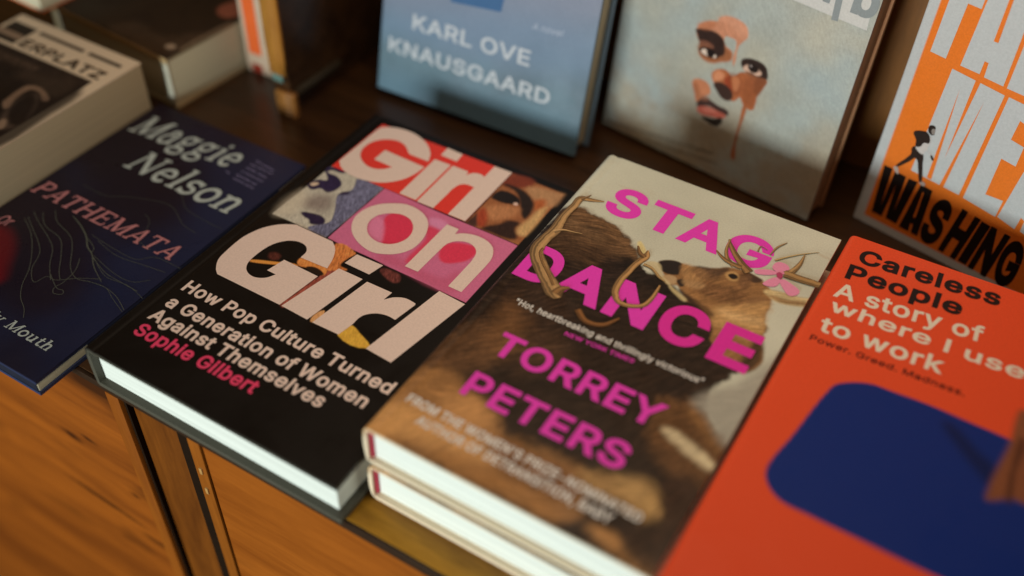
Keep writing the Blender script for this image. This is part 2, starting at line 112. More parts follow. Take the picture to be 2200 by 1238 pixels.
ART = {
    "girl": {
        "paint": [
            [[[12.0, 185.19, 1], [51.23, 184.94, 1], [50.24, 131.49, 1], [11.25, 130.99, 1]], [164, 146, 118], 0.15, 1.0, 0.0, 0.0],
            [[[33.16, 184.21], [51.23, 184.94, 1], [50.24, 131.49, 1], [36.87, 131.74], [36.52, 134.18], [42.6, 141.13], [43.47, 144.74], [38.91, 154.13], [33.71, 162.0], [32.33, 166.83], [36.2, 172.96], [35.14, 178.11]], [92, 84, 92], 0.4, 1.0, 0.5, 0.0],
            [[[19.91, 148.78], [22.43, 157.52], [30.24, 159.75], [33.82, 152.22], [26.75, 146.24]], [128, 104, 84], 4.0, 0.6, 0.0, 0.0],
            [[[11.06, 180.31], [14.98, 179.09], [20.81, 179.14], [26.52, 176.17], [28.85, 172.54], [27.72, 165.99], [25.24, 163.65], [19.78, 164.44], [16.73, 161.0], [12.25, 161.72], [11.2, 165.44], [13.41, 170.58], [17.98, 172.82], [16.36, 175.48]], [44, 32, 48], 0.6, 1.0, 0.0, 0.0],
            [[[11.91, 165.16], [14.84, 168.18], [16.33, 166.94], [14.1, 163.66]], [185, 150, 115], 0.5, 1.0, 0.0, 0.0],
            [[[11.03, 184.1], [21.92, 185.89], [21.98, 183.28], [14.84, 182.39], [12.5, 179.73]], [44, 32, 48], 0.5, 1.0, 0.0, 0.0],
            [[[24.56, 141.35], [28.96, 143.52], [35.37, 144.93], [39.68, 143.64], [41.85, 140.31], [39.49, 137.44], [35.1, 135.93], [32.33, 138.19], [27.38, 139.06]], [40, 28, 42], 0.7, 1.0, 0.0, 0.0],
            [[[32.7, 166.35], [33.76, 169.92], [36.67, 171.1], [36.24, 167.94]], [50, 38, 50], 0.4, 1.0, 0.0, 0.0],
            [[[108.92, 239.99, 1], [145.36, 239.44, 1], [145.34, 185.23, 1], [109.88, 185.03, 1]], [134, 76, 40], 0.15, 1.0, 0.0, 0.0],
            [[[108.92, 239.99, 1], [124.06, 240.8], [122.09, 231.84], [109.59, 227.16]], [108, 44, 25], 2.0, 1.0, 0.0, 0.0],
            [[[123.93, 233.74], [145.36, 239.44, 1], [144.49, 224.74], [132.14, 225.4]], [158, 108, 66], 2.5, 1.0, 0.0, 0.0],
            [[[133.59, 224.33], [138.74, 228.35], [141.05, 218.54], [137.81, 217.75]], [150, 74, 34], 2.5, 1.0, 0.0, 0.0],
            [[[109.9, 228.06], [115.7, 229.75], [124.75, 228.75], [133.55, 222.96], [136.61, 216.98], [137.47, 207.09], [134.59, 207.81], [129.78, 213.85], [126.06, 219.43], [120.77, 224.8], [114.76, 227.06]], [38, 25, 17], 1.4, 1.0, 0.0, 0.0],
            [[[110.78, 221.02], [116.24, 223.21], [124.01, 221.47], [127.49, 217.01], [125.38, 214.97], [119.7, 212.62], [113.14, 212.37], [110.14, 213.11]], [32, 22, 16], 0.9, 1.0, 0.0, 0.0],
            [[[124.06, 215.78], [125.72, 217.2], [127.01, 215.03], [125.36, 214.3]], [200, 150, 120], 0.4, 1.0, 0.0, 0.0],
            [[[112.49, 204.6], [128.88, 213.27], [130.47, 206.44], [123.86, 196.98], [117.43, 196.68]], [158, 98, 56], 3.0, 1.0, 0.0, 0.0],
            [[[110.66, 196.19], [112.47, 202.61], [121.11, 188.81], [116.45, 187.06]], [140, 54, 28], 2.0, 1.0, 0.0, 0.0],
            [[[120.2, 186.33], [126.72, 195.0], [129.75, 200.8], [136.44, 201.93], [136.84, 196.47], [141.72, 189.64], [137.65, 186.38], [125.95, 185.65]], [46, 27, 18], 1.8, 1.0, 0.0, 0.0],
            [[[109.88, 185.03, 1], [110.66, 196.19, 1], [117.02, 186.16, 1], [114.97, 184.84, 1]], [66, 38, 26], 1.0, 1.0, 0.0, 0.0],
            [[[137.76, 198.33], [139.24, 208.24], [139.9, 219.11], [142.97, 223.09], [145.01, 194.25], [140.43, 193.15]], [176, 130, 76], 2.0, 1.0, 0.0, 0.0],
            [[[12.0, 185.19, 1], [51.23, 184.94, 1], [50.24, 131.49, 1], [11.25, 130.99, 1]], None, 0.15, 1.0, 0.32, 0.0],
            [[[19.41, 147.05], [20.92, 159.4], [30.33, 162.66], [37.75, 147.85], [29.36, 146.54]], [96, 76, 66], 5.0, 0.45, 0.0, 0.0],
            [[[11.92, 132.46], [11.01, 157.28], [18.9, 152.37], [21.02, 136.99]], [186, 160, 124], 5.0, 0.5, 0.0, 0.0],
            [[[108.92, 239.99, 1], [145.36, 239.44, 1], [145.34, 185.23, 1], [109.88, 185.03, 1]], None, 0.15, 1.0, 0.28, 0.0],
            [[[51.9, 185.18, 1], [145.44, 184.47, 1], [145.26, 130.22, 1], [51.24, 131.59, 1]], [178, 86, 102], 0.12, 1.0, 0.05, 0.0],
            [[[68.46, 168.16], [81.47, 170.95], [88.34, 164.3], [90.05, 154.55], [81.16, 144.53], [72.66, 154.14]], [190, 46, 60], 1.0, 1.0, 0.0, 0.0],
            [[[93.88, 171.19], [101.54, 170.65], [103.66, 139.28], [99.23, 139.5], [98.57, 160.06]], [186, 54, 68], 1.5, 1.0, 0.0, 0.0],
            [[[110.61, 163.56], [125.1, 170.8], [129.39, 165.16], [126.25, 155.89], [115.94, 150.27]], [190, 46, 60], 1.2, 1.0, 0.0, 0.0],
            [[[84.39, 136.12], [103.66, 139.28], [124.47, 139.61], [128.98, 148.5], [135.63, 133.1], [101.24, 132.66]], [168, 70, 84], 3.0, 0.7, 0.0, 0.0],
            [[[65.59, 149.56], [65.02, 162.53], [78.54, 147.11], [76.11, 143.4]], [196, 104, 118], 1.5, 0.8, 0.0, 0.0],
            [[[91.19, 178.38], [100.99, 179.13], [102.04, 173.17], [91.79, 173.17]], [200, 120, 135], 2.0, 0.6, 0.0, 0.0],
            [[[58.39, 130.56], [72.32, 129.98], [71.59, 125.1], [71.28, 117.45], [76.75, 116.08], [67.95, 110.41], [64.51, 119.29]], [190, 104, 48], 0.6, 1.0, 0.7, 0.0],
            [[[63.33, 76.3], [64.91, 85.9], [67.09, 102.61], [70.88, 112.3], [72.37, 104.81], [66.57, 75.55]], [136, 62, 44], 0.5, 1.0, 0.8, 0.0],
            [[[26.8, 94.22], [40.11, 100.57], [49.29, 104.76], [52.51, 104.13], [41.01, 98.44], [28.35, 92.99]], [204, 120, 48], 0.25, 1.0, 0.0, 0.0],
            [[[49.11, 109.36], [52.33, 112.06], [66.08, 111.65], [68.74, 106.07], [63.9, 106.59], [57.27, 105.98], [51.85, 104.93]], [196, 112, 50], 0.6, 1.0, 0.4, 0.0],
            [[[56.69, 105.6], [60.47, 108.65], [68.1, 106.87], [65.82, 104.2]], [38, 24, 14], 0.4, 1.0, 0.0, 0.0],
            [[[92.02, 127.13], [99.12, 129.27], [104.43, 127.84], [105.61, 122.61], [98.58, 122.87]], [96, 44, 34], 1.0, 0.9, 0.9, 0.0],
            [[[32.66, 105.01], [38.19, 106.07], [39.15, 101.69], [34.24, 101.01]], [88, 40, 28], 1.2, 0.7, 0.8, 0.0],
            [[[84.38, 75.27], [83.4, 80.17], [85.56, 84.91], [87.33, 82.69], [86.36, 75.44]], [206, 130, 74], 0.5, 1.0, 0.6, 0.0],
            [[[102.88, 74.63], [103.4, 83.61], [111.17, 82.08], [121.2, 75.77]], [206, 138, 46], 0.4, 1.0, 0.3, 0.0],
        ],
        "polys": [
            ["title_panel", [[12.03, 238.11, 1], [108.37, 240.28, 1], [109.11, 185.86, 1], [11.99, 185.18, 1]], [198, 48, 34], 1],
            ["title_lettering", [[59.12, 221.32, 1], [55.02, 229.55], [46.08, 237.09], [34.34, 240.81], [22.97, 239.84], [14.12, 235.25], [12.76, 231.71, 1], [12.62, 191.88, 1], [17.9, 187.21], [25.33, 184.62], [34.42, 184.46], [43.39, 186.73], [50.09, 190.83], [56.19, 198.25], [59.2, 206.47], [60.28, 215.35, 1], [29.81, 216.26, 1], [29.73, 204.96, 1], [43.73, 204.53, 1], [40.0, 199.82], [34.73, 197.22], [27.85, 197.98], [20.81, 202.74], [17.23, 209.93], [17.96, 218.62], [22.56, 224.96], [30.18, 228.46], [36.94, 227.33], [41.72, 223.78], [44.91, 221.16, 1]], [196, 160, 132], 2],
            ["title_lettering", [[61.46, 239.69, 1], [72.96, 239.11, 1], [73.85, 230.96, 1], [61.84, 231.09, 1]], [196, 160, 132], 2],
            ["title_lettering", [[61.14, 225.53, 1], [72.77, 225.94, 1], [73.86, 186.29, 1], [62.13, 186.22, 1]], [196, 160, 132], 2],
            ["title_lettering", [[74.14, 226.12, 1], [85.37, 226.37, 1], [85.87, 222.77, 1], [88.69, 226.85], [92.96, 228.24], [96.4, 227.27, 1], [96.52, 215.24, 1], [91.38, 215.3], [87.9, 212.76], [86.5, 207.08], [86.61, 201.76, 1], [86.75, 185.78, 1], [75.2, 185.71, 1]], [196, 160, 132], 2],
            ["title_lettering", [[96.09, 239.77, 1], [108.37, 240.28, 1], [108.99, 186.04, 1], [97.1, 185.94, 1]], [196, 160, 132], 2],
            ["title_lettering", [[64.14, 176.26], [71.46, 179.85], [79.65, 179.99], [87.84, 176.77], [93.37, 170.86], [97.05, 161.23], [97.15, 150.63], [93.25, 142.87], [86.75, 137.85], [79.15, 135.34], [69.72, 137.14], [61.56, 141.51], [56.49, 146.97], [53.26, 154.9], [54.08, 163.95], [57.97, 171.09]], [196, 160, 132], 2, [[69.49, 168.83], [75.46, 171.0], [82.03, 169.63], [87.21, 164.66], [89.49, 157.42], [87.85, 150.45], [83.25, 145.67], [77.11, 144.04], [70.4, 145.61], [65.59, 149.56], [62.71, 155.43], [63.2, 161.91], [65.66, 165.77]]],
            ["title_lettering", [[101.76, 177.96, 1], [109.77, 178.17, 1], [110.4, 173.44, 1], [114.21, 176.67], [121.37, 178.91], [128.83, 178.34], [134.81, 174.95], [138.71, 167.53], [139.38, 159.24, 1], [139.13, 135.54, 1], [130.63, 135.51, 1], [130.59, 158.89, 1], [129.17, 166.06], [125.58, 170.05], [119.9, 171.17], [114.39, 168.68], [111.11, 163.89], [110.58, 157.2, 1], [110.33, 136.0, 1], [101.81, 135.85, 1]], [196, 160, 132], 2],
            ["title_lettering", [[67.06, 111.31, 1], [64.48, 119.9], [60.45, 126.76], [55.78, 130.42, 1], [29.2, 130.72, 1], [22.02, 126.33], [16.17, 119.87], [12.82, 112.81], [10.92, 104.78], [11.18, 91.4], [12.39, 84.44], [16.36, 78.4], [19.87, 75.59, 1], [63.48, 75.61, 1], [66.75, 103.59, 1], [42.81, 104.05, 1], [40.48, 92.48, 1], [46.58, 92.42, 1], [43.88, 87.68], [39.12, 84.86], [34.05, 84.96], [29.82, 87.68], [27.54, 92.34], [27.32, 101.56], [29.06, 110.31], [33.68, 116.91], [39.51, 119.9], [45.2, 119.46], [48.68, 115.98], [49.17, 110.39, 1]], [196, 160, 132], 2],
            ["title_lettering", [[73.75, 129.26, 1], [91.38, 129.79, 1], [89.18, 119.83, 1], [72.39, 120.02, 1]], [196, 160, 132], 2],
            ["title_lettering", [[72.47, 114.79, 1], [88.5, 114.95, 1], [82.57, 74.88, 1], [64.82, 75.56, 1]], [196, 160, 132], 2],
            ["title_lettering", [[91.75, 114.65, 1], [108.09, 115.02, 1], [107.45, 108.36, 1], [111.07, 112.64], [116.63, 115.4], [123.32, 115.1, 1], [123.86, 113.97, 1], [121.35, 99.47, 1], [115.49, 99.6], [109.58, 97.49], [105.06, 92.37], [104.52, 84.32, 1], [102.87, 75.17, 1], [86.09, 74.72, 1]], [196, 160, 132], 2],
            ["title_lettering", [[128.76, 129.81, 1], [145.82, 128.84, 1], [136.91, 73.94, 1], [120.65, 74.89, 1]], [196, 160, 132], 2],
        ],
        "text": [
            ["subtitle_lettering", "How Pop Culture Turned", 11.54, 56.16, 136.37, 8.6, -0.0002, 0.0, 25, [196, 160, 132], 1, "i"],
            ["subtitle_lettering", "a Generation of Women", 12.57, 42.77, 130.11, 8.6, -0.0006, 0.0, 25, [196, 160, 132], 1, "i"],
            ["subtitle_lettering", "Against Themselves", 11.76, 31.44, 113.11, 8.6, 0.0025, 0.0, 25, [196, 160, 132], 1, "i"],
            ["author_lettering", "Sophie Gilbert", 13.27, 19.5, 78.57, 8.6, 0.0199, 0.0, 25, [200, 52, 72], 1, "i"],
        ],
        "strokes": [
        ],
    },
    "stag": {
        "paint": [
            [[[2.05, 170.8], [1.61, 180.5], [7.21, 186.16], [22.16, 185.83], [35.75, 182.86], [45.46, 177.65], [56.09, 167.81], [63.0, 160.58], [70.65, 161.09], [78.3, 159.04], [89.03, 152.3], [96.93, 154.03], [106.46, 156.82], [118.64, 158.06], [132.12, 155.44], [133.36, 146.83], [136.37, 135.04], [135.21, 123.95], [128.78, 117.68], [128.84, 112.69], [124.76, 105.83], [127.69, 89.74], [139.01, 81.05], [158.24, 58.62], [172.07, -15.75], [21.01, -60.75], [-14.0, 57.38], [-5.87, 104.93]], [38, 24, 14], 1.2, 1.0, 0.45, 2.0],
            [[[7.62, 185.41], [22.16, 185.83], [35.75, 182.86], [46.61, 176.51], [56.76, 166.43], [49.27, 165.24], [32.67, 165.62], [17.49, 167.18]], [100, 66, 36], 3.5, 0.9, 0.45, 2.0],
            [[[8.13, 153.52], [14.93, 167.44], [28.24, 174.14], [38.33, 173.04], [49.27, 165.24], [41.22, 149.22], [26.22, 146.73], [15.39, 147.04]], [66, 42, 23], 5.0, 0.8, 0.5, 2.0],
            [[[18.77, 173.8], [26.74, 177.02], [30.93, 175.88], [24.38, 167.81], [19.03, 164.35]], [26, 17, 10], 1.5, 0.8, 0.0, 0.0],
            [[[41.03, 156.28], [48.58, 166.62], [55.48, 161.99], [58.62, 146.39], [48.75, 143.51], [41.91, 147.88]], [34, 21, 13], 2.0, 0.9, 0.5, 0.0],
            [[[4.8, 174.0], [20.45, 175.69], [32.9, 173.08], [32.41, 166.95], [20.98, 167.72], [9.36, 168.5]], [112, 78, 46], 3.5, 0.6, 0.5, 2.0],
            [[[36.19, 81.89], [39.93, 95.9], [58.38, 87.94], [48.4, 68.95], [41.7, 64.7]], [70, 44, 25], 7.0, 0.7, 0.4, 3.0],
            [[[-0.98, 50.11], [5.19, 73.7], [22.53, 84.78], [30.87, 67.22], [17.86, 43.39], [6.5, 39.23]], [84, 52, 27], 8.0, 0.9, 0.4, 4.0],
            [[[-1.96, -1.24], [-2.68, 15.44], [0.87, 38.73], [10.21, 47.78], [36.19, 40.07], [55.96, 29.8], [76.36, 31.79], [94.97, 30.31], [103.05, 15.22], [103.73, 8.38], [85.83, 4.42], [55.46, 2.87], [24.99, -0.61], [3.23, -3.51]], [136, 88, 44], 5.0, 0.95, 0.25, 3.0],
            [[[-3.4, 0.65], [0.55, 17.48], [13.27, 22.63], [42.05, 23.79], [60.74, 21.93], [59.61, 13.26], [40.5, 9.17], [21.03, 5.0], [3.23, -3.51]], [180, 122, 64], 5.0, 0.9, 0.18, 2.0],
            [[[22.39, 31.33], [28.0, 38.56], [37.81, 41.1], [46.15, 37.68], [49.53, 31.31], [45.22, 25.79], [36.01, 22.76], [27.14, 24.22]], [172, 114, 60], 6.0, 0.85, 0.15, 2.0],
            [[[53.66, 22.87], [68.55, 26.86], [89.58, 26.92], [99.57, 21.72], [95.29, 12.82], [77.5, 11.63], [61.15, 14.24]], [96, 56, 28], 5.0, 0.8, 0.3, 3.0],
            [[[34.29, 5.25], [53.45, 9.38], [79.66, 7.96], [102.25, 7.45], [97.31, 1.97], [73.21, 1.42], [45.43, 1.72]], [150, 96, 46], 4.0, 0.8, 0.2, 2.0],
            [[[94.97, 30.31], [108.03, 34.66], [120.22, 38.49], [129.08, 36.5], [133.06, 27.97], [127.53, 23.3], [113.36, 24.15], [100.58, 23.62]], [150, 106, 56], 5.0, 0.85, 0.3, 3.0],
            [[[109.57, 35.62], [117.74, 39.48], [126.19, 38.45], [132.19, 29.84], [128.14, 26.09], [120.44, 29.84]], [170, 124, 68], 6.0, 0.7, 0.2, 2.0],
            [[[110.55, 6.71], [118.83, 9.55], [133.43, 7.15], [143.52, 5.61], [144.48, -0.37], [126.19, 2.63]], [172, 114, 58], 4.0, 0.9, 0.2, 2.0],
            [[[106.56, 84.68], [118.93, 92.53], [128.16, 88.16], [140.25, 78.9], [145.66, 75.49], [155.8, 48.32], [129.13, 49.22], [110.03, 63.96]], [84, 52, 26], 3.5, 1.0, 0.4, 3.0],
            [[[119.95, 90.22], [131.23, 85.8], [141.95, 77.23], [139.33, 71.49], [129.1, 78.8]], [118, 76, 38], 3.0, 0.8, 0.3, 2.0],
            [[[115.03, 69.91], [118.39, 72.74], [127.48, 70.83], [137.07, 67.38], [144.65, 63.54], [142.97, 60.52], [134.5, 61.76], [123.66, 65.68]], [186, 156, 110], 2.6, 0.9, 0.2, 1.0],
            [[[127.59, 48.25], [141.71, 52.0], [151.56, 33.57], [149.91, 11.82], [141.9, 9.06], [134.99, 27.98]], [50, 30, 17], 4.0, 1.0, 0.4, 3.0],
            [[[46.47, 23.81], [58.37, 25.84], [69.12, 25.88], [61.92, 20.0]], [104, 62, 30], 4.0, 0.5, 0.3, 2.0],
            [[[132.92, 111.9], [142.76, 138.48], [159.88, 165.8], [191.52, 70.74], [144.87, 74.99], [128.16, 88.16], [119.76, 93.05], [131.24, 110.83]], [138, 122, 98], 4.0, 0.85, 0.1, 0.0],
            [[[123.11, 8.73], [135.23, 23.35], [141.43, 39.31], [150.07, 32.64], [151.7, -0.19], [136.35, 1.13]], [52, 32, 18], 4.0, 0.9, 0.5, 3.0],
            [[[3.34, 179.61], [18.52, 183.46], [34.69, 180.23], [47.57, 173.38], [49.76, 161.91], [34.13, 162.83], [20.55, 161.54], [8.08, 168.82]], [84, 55, 30], 4.0, 0.55, 0.4, 2.0],
            [[[50.64, 162.48], [63.32, 159.9], [78.91, 157.7], [90.19, 149.71], [79.39, 149.48], [65.46, 150.78], [56.0, 151.67]], [24, 15, 9], 3.0, 0.7, 0.4, 2.0],
            [[[14.41, 117.97], [30.5, 118.1], [45.55, 111.27], [39.65, 97.91], [24.16, 97.57], [10.2, 101.73]], [54, 34, 20], 7.0, 0.7, 0.4, 3.0],
            [[[13.49, 90.74], [17.46, 103.08], [31.52, 92.71], [34.34, 73.03], [22.17, 71.29]], [104, 64, 32], 8.0, 0.7, 0.3, 3.0],
            [[[66.9, 168.08], [66.58, 171.75], [72.39, 175.84], [77.79, 176.2], [86.46, 178.47], [94.16, 182.88], [99.18, 187.22], [104.02, 188.68], [109.19, 189.27], [115.0, 188.12], [119.0, 186.38], [125.61, 181.09], [128.31, 170.43], [129.31, 161.01], [132.99, 149.69], [135.12, 142.49], [138.65, 130.88], [131.01, 121.5], [111.6, 132.21], [109.4, 140.42], [102.38, 147.76], [95.51, 151.44], [90.83, 151.51], [86.24, 155.81], [81.93, 159.36], [77.87, 157.81], [73.26, 159.65], [72.71, 163.06]], [128, 84, 44], 0.9, 1.0, 0.25, 0.8],
            [[[104.12, 152.9], [108.99, 160.08], [118.08, 170.02], [125.92, 175.05], [129.31, 161.01], [132.74, 149.53], [128.64, 143.09], [116.42, 142.0], [109.11, 144.14]], [158, 112, 62], 3.0, 0.9, 0.25, 2.0],
            [[[131.98, 149.05], [137.42, 130.09], [131.01, 121.5], [130.12, 139.31]], [52, 34, 20], 2.0, 0.9, 0.4, 0.0],
            [[[86.26, 166.4], [98.99, 171.38], [114.03, 173.65], [115.21, 164.07], [108.65, 160.89], [99.67, 160.27], [90.75, 160.8]], [96, 60, 32], 2.5, 0.75, 0.5, 2.0],
            [[[88.53, 155.2], [96.89, 154.37], [106.81, 149.6], [102.71, 146.98], [94.48, 150.78]], [70, 44, 24], 1.5, 0.8, 0.4, 0.0],
            [[[66.9, 168.08], [66.58, 171.75], [72.39, 175.84], [77.33, 175.68], [78.86, 169.2], [78.63, 166.66], [72.66, 164.66]], [34, 24, 18], 0.7, 1.0, 0.0, 0.0],
            [[[72.49, 161.3], [74.38, 163.92], [78.06, 164.89], [80.44, 162.66], [80.32, 159.91], [76.44, 157.95]], [156, 118, 76], 0.7, 1.0, 0.0, 0.0],
            [[[80.25, 163.07], [82.72, 165.19], [85.09, 161.39], [83.88, 159.55], [81.64, 160.76]], [40, 26, 18], 0.7, 1.0, 0.0, 0.0],
            [[[83.4, 177.6], [94.34, 182.45], [99.36, 186.78], [99.71, 182.62], [97.04, 176.02], [93.74, 174.22], [89.01, 175.73]], [70, 46, 28], 1.2, 0.9, 0.4, 0.0],
            [[[77.99, 175.77], [84.12, 177.52], [91.7, 175.83], [91.56, 169.81], [86.26, 166.4], [80.31, 169.04]], [150, 104, 58], 2.0, 0.8, 0.2, 0.0],
            [[[99.53, 181.41], [102.75, 185.12], [106.65, 183.82], [106.96, 179.71], [103.06, 177.74]], [166, 120, 66], 0.8, 0.8, 0.0, 0.0],
            [[[101.22, 181.42], [103.35, 183.65], [106.26, 182.27], [104.95, 179.71], [102.9, 179.79]], [28, 18, 12], 0.4, 1.0, 0.0, 0.0],
            [[[108.29, 188.14], [115.0, 188.12], [118.14, 186.9], [115.61, 183.13], [111.41, 183.64]], [48, 30, 20], 0.8, 0.9, 0.0, 0.0],
            [[[116.19, 169.84], [122.35, 175.87], [126.97, 175.72], [123.94, 171.72], [118.01, 166.89]], [104, 66, 36], 1.5, 0.7, 0.0, 0.0],
            [[[107.21, 154.88], [114.06, 157.25], [122.22, 159.46], [128.29, 160.36], [129.6, 155.28], [122.36, 152.61], [113.94, 151.18]], [186, 140, 86], 3.0, 0.6, 0.3, 0.0],
            [[[83.61, 175.54], [92.22, 177.8], [98.28, 176.28], [94.74, 171.85], [88.35, 170.97]], [96, 62, 34], 1.5, 0.7, 0.3, 0.0],
            [[[82.56, 164.02], [87.32, 167.08], [93.7, 167.98], [93.02, 163.31], [87.04, 161.58]], [150, 108, 64], 1.5, 0.7, 0.3, 0.0],
            [[[83.57, 157.24], [89.57, 155.87], [96.55, 152.11], [103.74, 147.63], [109.4, 140.42], [106.72, 140.65], [98.62, 147.36], [91.71, 151.05]], [46, 29, 17], 1.2, 0.85, 0.2, 0.0],
            [[[106.14, 186.76], [111.12, 187.78], [114.15, 180.06], [112.31, 174.65], [108.17, 178.35]], [92, 58, 32], 1.5, 0.8, 0.3, 0.0],
            [[[78.51, 157.16], [81.99, 156.23], [86.96, 154.19], [90.48, 152.31], [89.28, 150.51], [84.35, 152.52], [80.79, 154.41]], [176, 146, 92], 0.9, 0.8, 0.0, 0.0],
            [[[49.91, 178.26], [51.13, 180.21], [58.06, 173.22], [58.22, 169.94], [54.81, 171.12]], [190, 160, 96], 0.8, 0.9, 0.0, 0.0],
            [[[60.26, 165.68], [66.71, 169.83], [72.24, 162.44], [79.36, 157.39], [73.78, 159.12], [66.02, 163.88]], [178, 150, 100], 0.9, 0.75, 0.0, 0.0],
            [[[121.28, 180.41], [127.77, 184.05], [138.27, 185.56], [145.31, 187.48], [145.86, 182.18], [137.89, 177.59], [130.2, 175.73], [125.82, 177.05]], [168, 136, 86], 1.0, 0.95, 0.3, 0.0],
            [[[125.19, 178.73], [133.78, 180.08], [144.09, 183.61], [137.6, 178.42], [129.9, 176.56]], [122, 84, 46], 1.0, 0.8, 0.3, 0.0],
        ],
        "polys": [
            ["printed_flower", [[118.78, 199.29], [120.16, 204.62], [125.49, 204.72], [127.37, 200.43], [124.69, 195.97], [121.72, 196.79]], [196, 112, 122], 4],
            ["printed_flower", [[118.96, 184.75], [122.28, 191.72], [125.39, 193.17], [125.6, 186.36], [120.67, 183.72]], [196, 112, 122], 4],
            ["printed_flower", [[125.97, 192.47], [132.72, 191.99], [137.48, 188.71], [134.5, 183.45], [129.99, 186.0]], [196, 112, 122], 4],
            ["printed_flower", [[111.81, 192.05], [119.71, 196.81], [122.91, 195.37], [113.73, 189.68]], [196, 112, 122], 4],
            ["printed_flower", [[122.48, 195.64], [124.2, 197.29], [126.13, 194.73], [125.01, 192.39]], [150, 50, 70], 5],
        ],
        "text": [
            ["title_lettering", "S", 20.2, 192.3, 20.8, 25.299999999999983, 0.0, 0.0, 32, [206, 48, 128], 1, "i"],
            ["title_lettering", "T", 43.9, 192.3, 23.000000000000007, 25.299999999999983, 0.0, 0.0, 32, [206, 48, 128], 1, "i"],
            ["title_lettering", "A", 65.6, 192.3, 24.200000000000003, 25.299999999999983, 0.0, 0.0, 32, [206, 48, 128], 1, "i"],
            ["title_lettering", "G", 91.2, 192.3, 25.200000000000003, 25.299999999999983, 0.0, 0.0, 32, [206, 48, 128], 1, "i"],
            ["title_lettering", "D", 5.2, 120.8, 21.0, 28.200000000000003, 0.0, 0.0, 32, [206, 48, 128], 1, "i"],
            ["title_lettering", "A", 27.2, 120.8, 27.099999999999998, 28.200000000000003, 0.0, 0.0, 32, [206, 48, 128], 1, "i"],
            ["title_lettering", "N", 56.8, 120.8, 23.799999999999997, 28.200000000000003, 0.0, 0.0, 32, [206, 48, 128], 1, "i"],
            ["title_lettering", "C", 84.6, 120.8, 24.400000000000006, 28.200000000000003, 0.0, 0.0, 32, [190, 36, 110], 1, "i"],
            ["title_lettering", "E", 113.7, 120.8, 20.60000000000001, 28.200000000000003, 0.0, 0.0, 32, [190, 36, 110], 1, "i"],
            ["author_lettering", "TORREY", 24.2, 68.2, 88.2, 15.399999999999991, 0.0, 0.0, 24, [206, 48, 128], 1, "i"],
            ["author_lettering", "PETERS", 25.8, 39.0, 83.2, 15.600000000000001, 0.0, 0.0, 24, [206, 48, 128], 1, "i"],
            ["quote_lettering", "\"Hot, heartbreaking and thrillingly victorious\"", 17.6, 102.84, 101.76, 4.15, 0.0124, 0.0, 12, [200, 190, 165], 1, "i"],
            ["quote_lettering", "NEW YORK TIMES", 49.45, 97.13, 36.85, 2.69, 0.042, 0.0, 14, [206, 48, 128], 1, "i"],
            ["credit_lettering", "FROM THE WOMEN'S PRIZE-NOMINATED", 7.87, 21.69, 119.8, 5.28, -0.0138, 0.0, 24, [226, 208, 172], 1, "i"],
            ["credit_lettering", "AUTHOR OF DETRANSITION, BABY", 18.71, 13.51, 98.59, 5.22, -0.0057, 0.0, 24, [226, 208, 172], 1, "i"],
        ],
        "strokes": [
            ["printed_antler", [[19.14, 199.09, 0.73], [12.51, 196.42, 2.4], [6.68, 194.4, 3.52], [6.56, 187.51, 3.68], [6.11, 178.53, 3.82], [6.72, 169.19, 4.68], [7.72, 162.68, 5.53], [6.82, 155.63, 5.31], [6.42, 147.85, 5.79], [7.94, 142.0, 6.09], [12.76, 136.17, 6.69], [19.0, 130.34, 6.75], [24.93, 125.58, 7.16], [30.96, 120.53, 7.87], [34.37, 117.56, 3.25]], [150, 108, 62], 3],
            ["printed_antler", [[6.98, 193.84, 2.41], [8.98, 197.3, 1.11], [10.3, 200.34, 0.37]], [120, 86, 50], 3],
            ["printed_antler", [[7.66, 161.45, 2.67], [11.2, 165.17, 1.42], [17.67, 166.99, 0.71], [21.53, 168.08, 0.44]], [160, 118, 70], 3],
            ["printed_antler", [[9.75, 146.57, 1.4], [10.02, 142.22, 1.21], [14.82, 136.39, 1.2], [22.01, 130.12, 1.18], [28.07, 124.43, 1.32]], [118, 80, 42], 4],
            ["printed_antler", [[57.67, 175.24, 0.68], [58.76, 170.29, 3.35], [56.91, 162.41, 3.0], [56.04, 154.18, 2.97], [55.59, 145.29, 3.1], [56.96, 137.75, 3.07], [60.5, 132.78, 2.71], [65.14, 131.67, 2.53], [70.77, 133.96, 2.2], [74.22, 138.0, 2.05], [75.04, 146.23, 1.75], [74.53, 154.28, 0.96]], [152, 106, 58], 3],
            ["printed_antler", [[51.47, 175.81, 0.68], [54.81, 171.12, 2.19], [58.55, 169.25, 2.51]], [110, 74, 40], 3],
            ["printed_antler", [[60.33, 164.07, 1.83], [65.48, 163.53, 1.65], [71.42, 159.75, 1.46], [75.6, 158.15, 0.64]], [150, 112, 64], 3],
            ["printed_antler", [[47.0, 116.0, 3.19], [52.46, 111.54, 2.99], [58.05, 111.19, 2.65], [63.27, 114.05, 2.33], [67.46, 121.63, 1.09]], [112, 68, 32], 3],
            ["printed_antler", [[32.12, 119.72, 4.91], [33.0, 124.45, 3.61], [36.22, 127.56, 1.15]], [120, 80, 42], 3],
            ["printed_antler", [[109.8, 188.57, 4.78], [104.59, 192.36, 3.55], [98.11, 198.28, 2.79], [93.61, 203.38, 2.0], [91.02, 207.51, 0.67]], [128, 88, 48], 3],
            ["printed_antler", [[101.34, 188.61, 2.42], [95.84, 192.86, 1.96], [92.81, 199.41, 1.49], [91.74, 207.98, 0.67]], [140, 98, 54], 3],
            ["printed_antler", [[104.92, 189.81, 2.73], [97.93, 190.29, 2.28], [93.03, 192.17, 1.64], [88.53, 195.5, 0.66]], [128, 88, 48], 3],
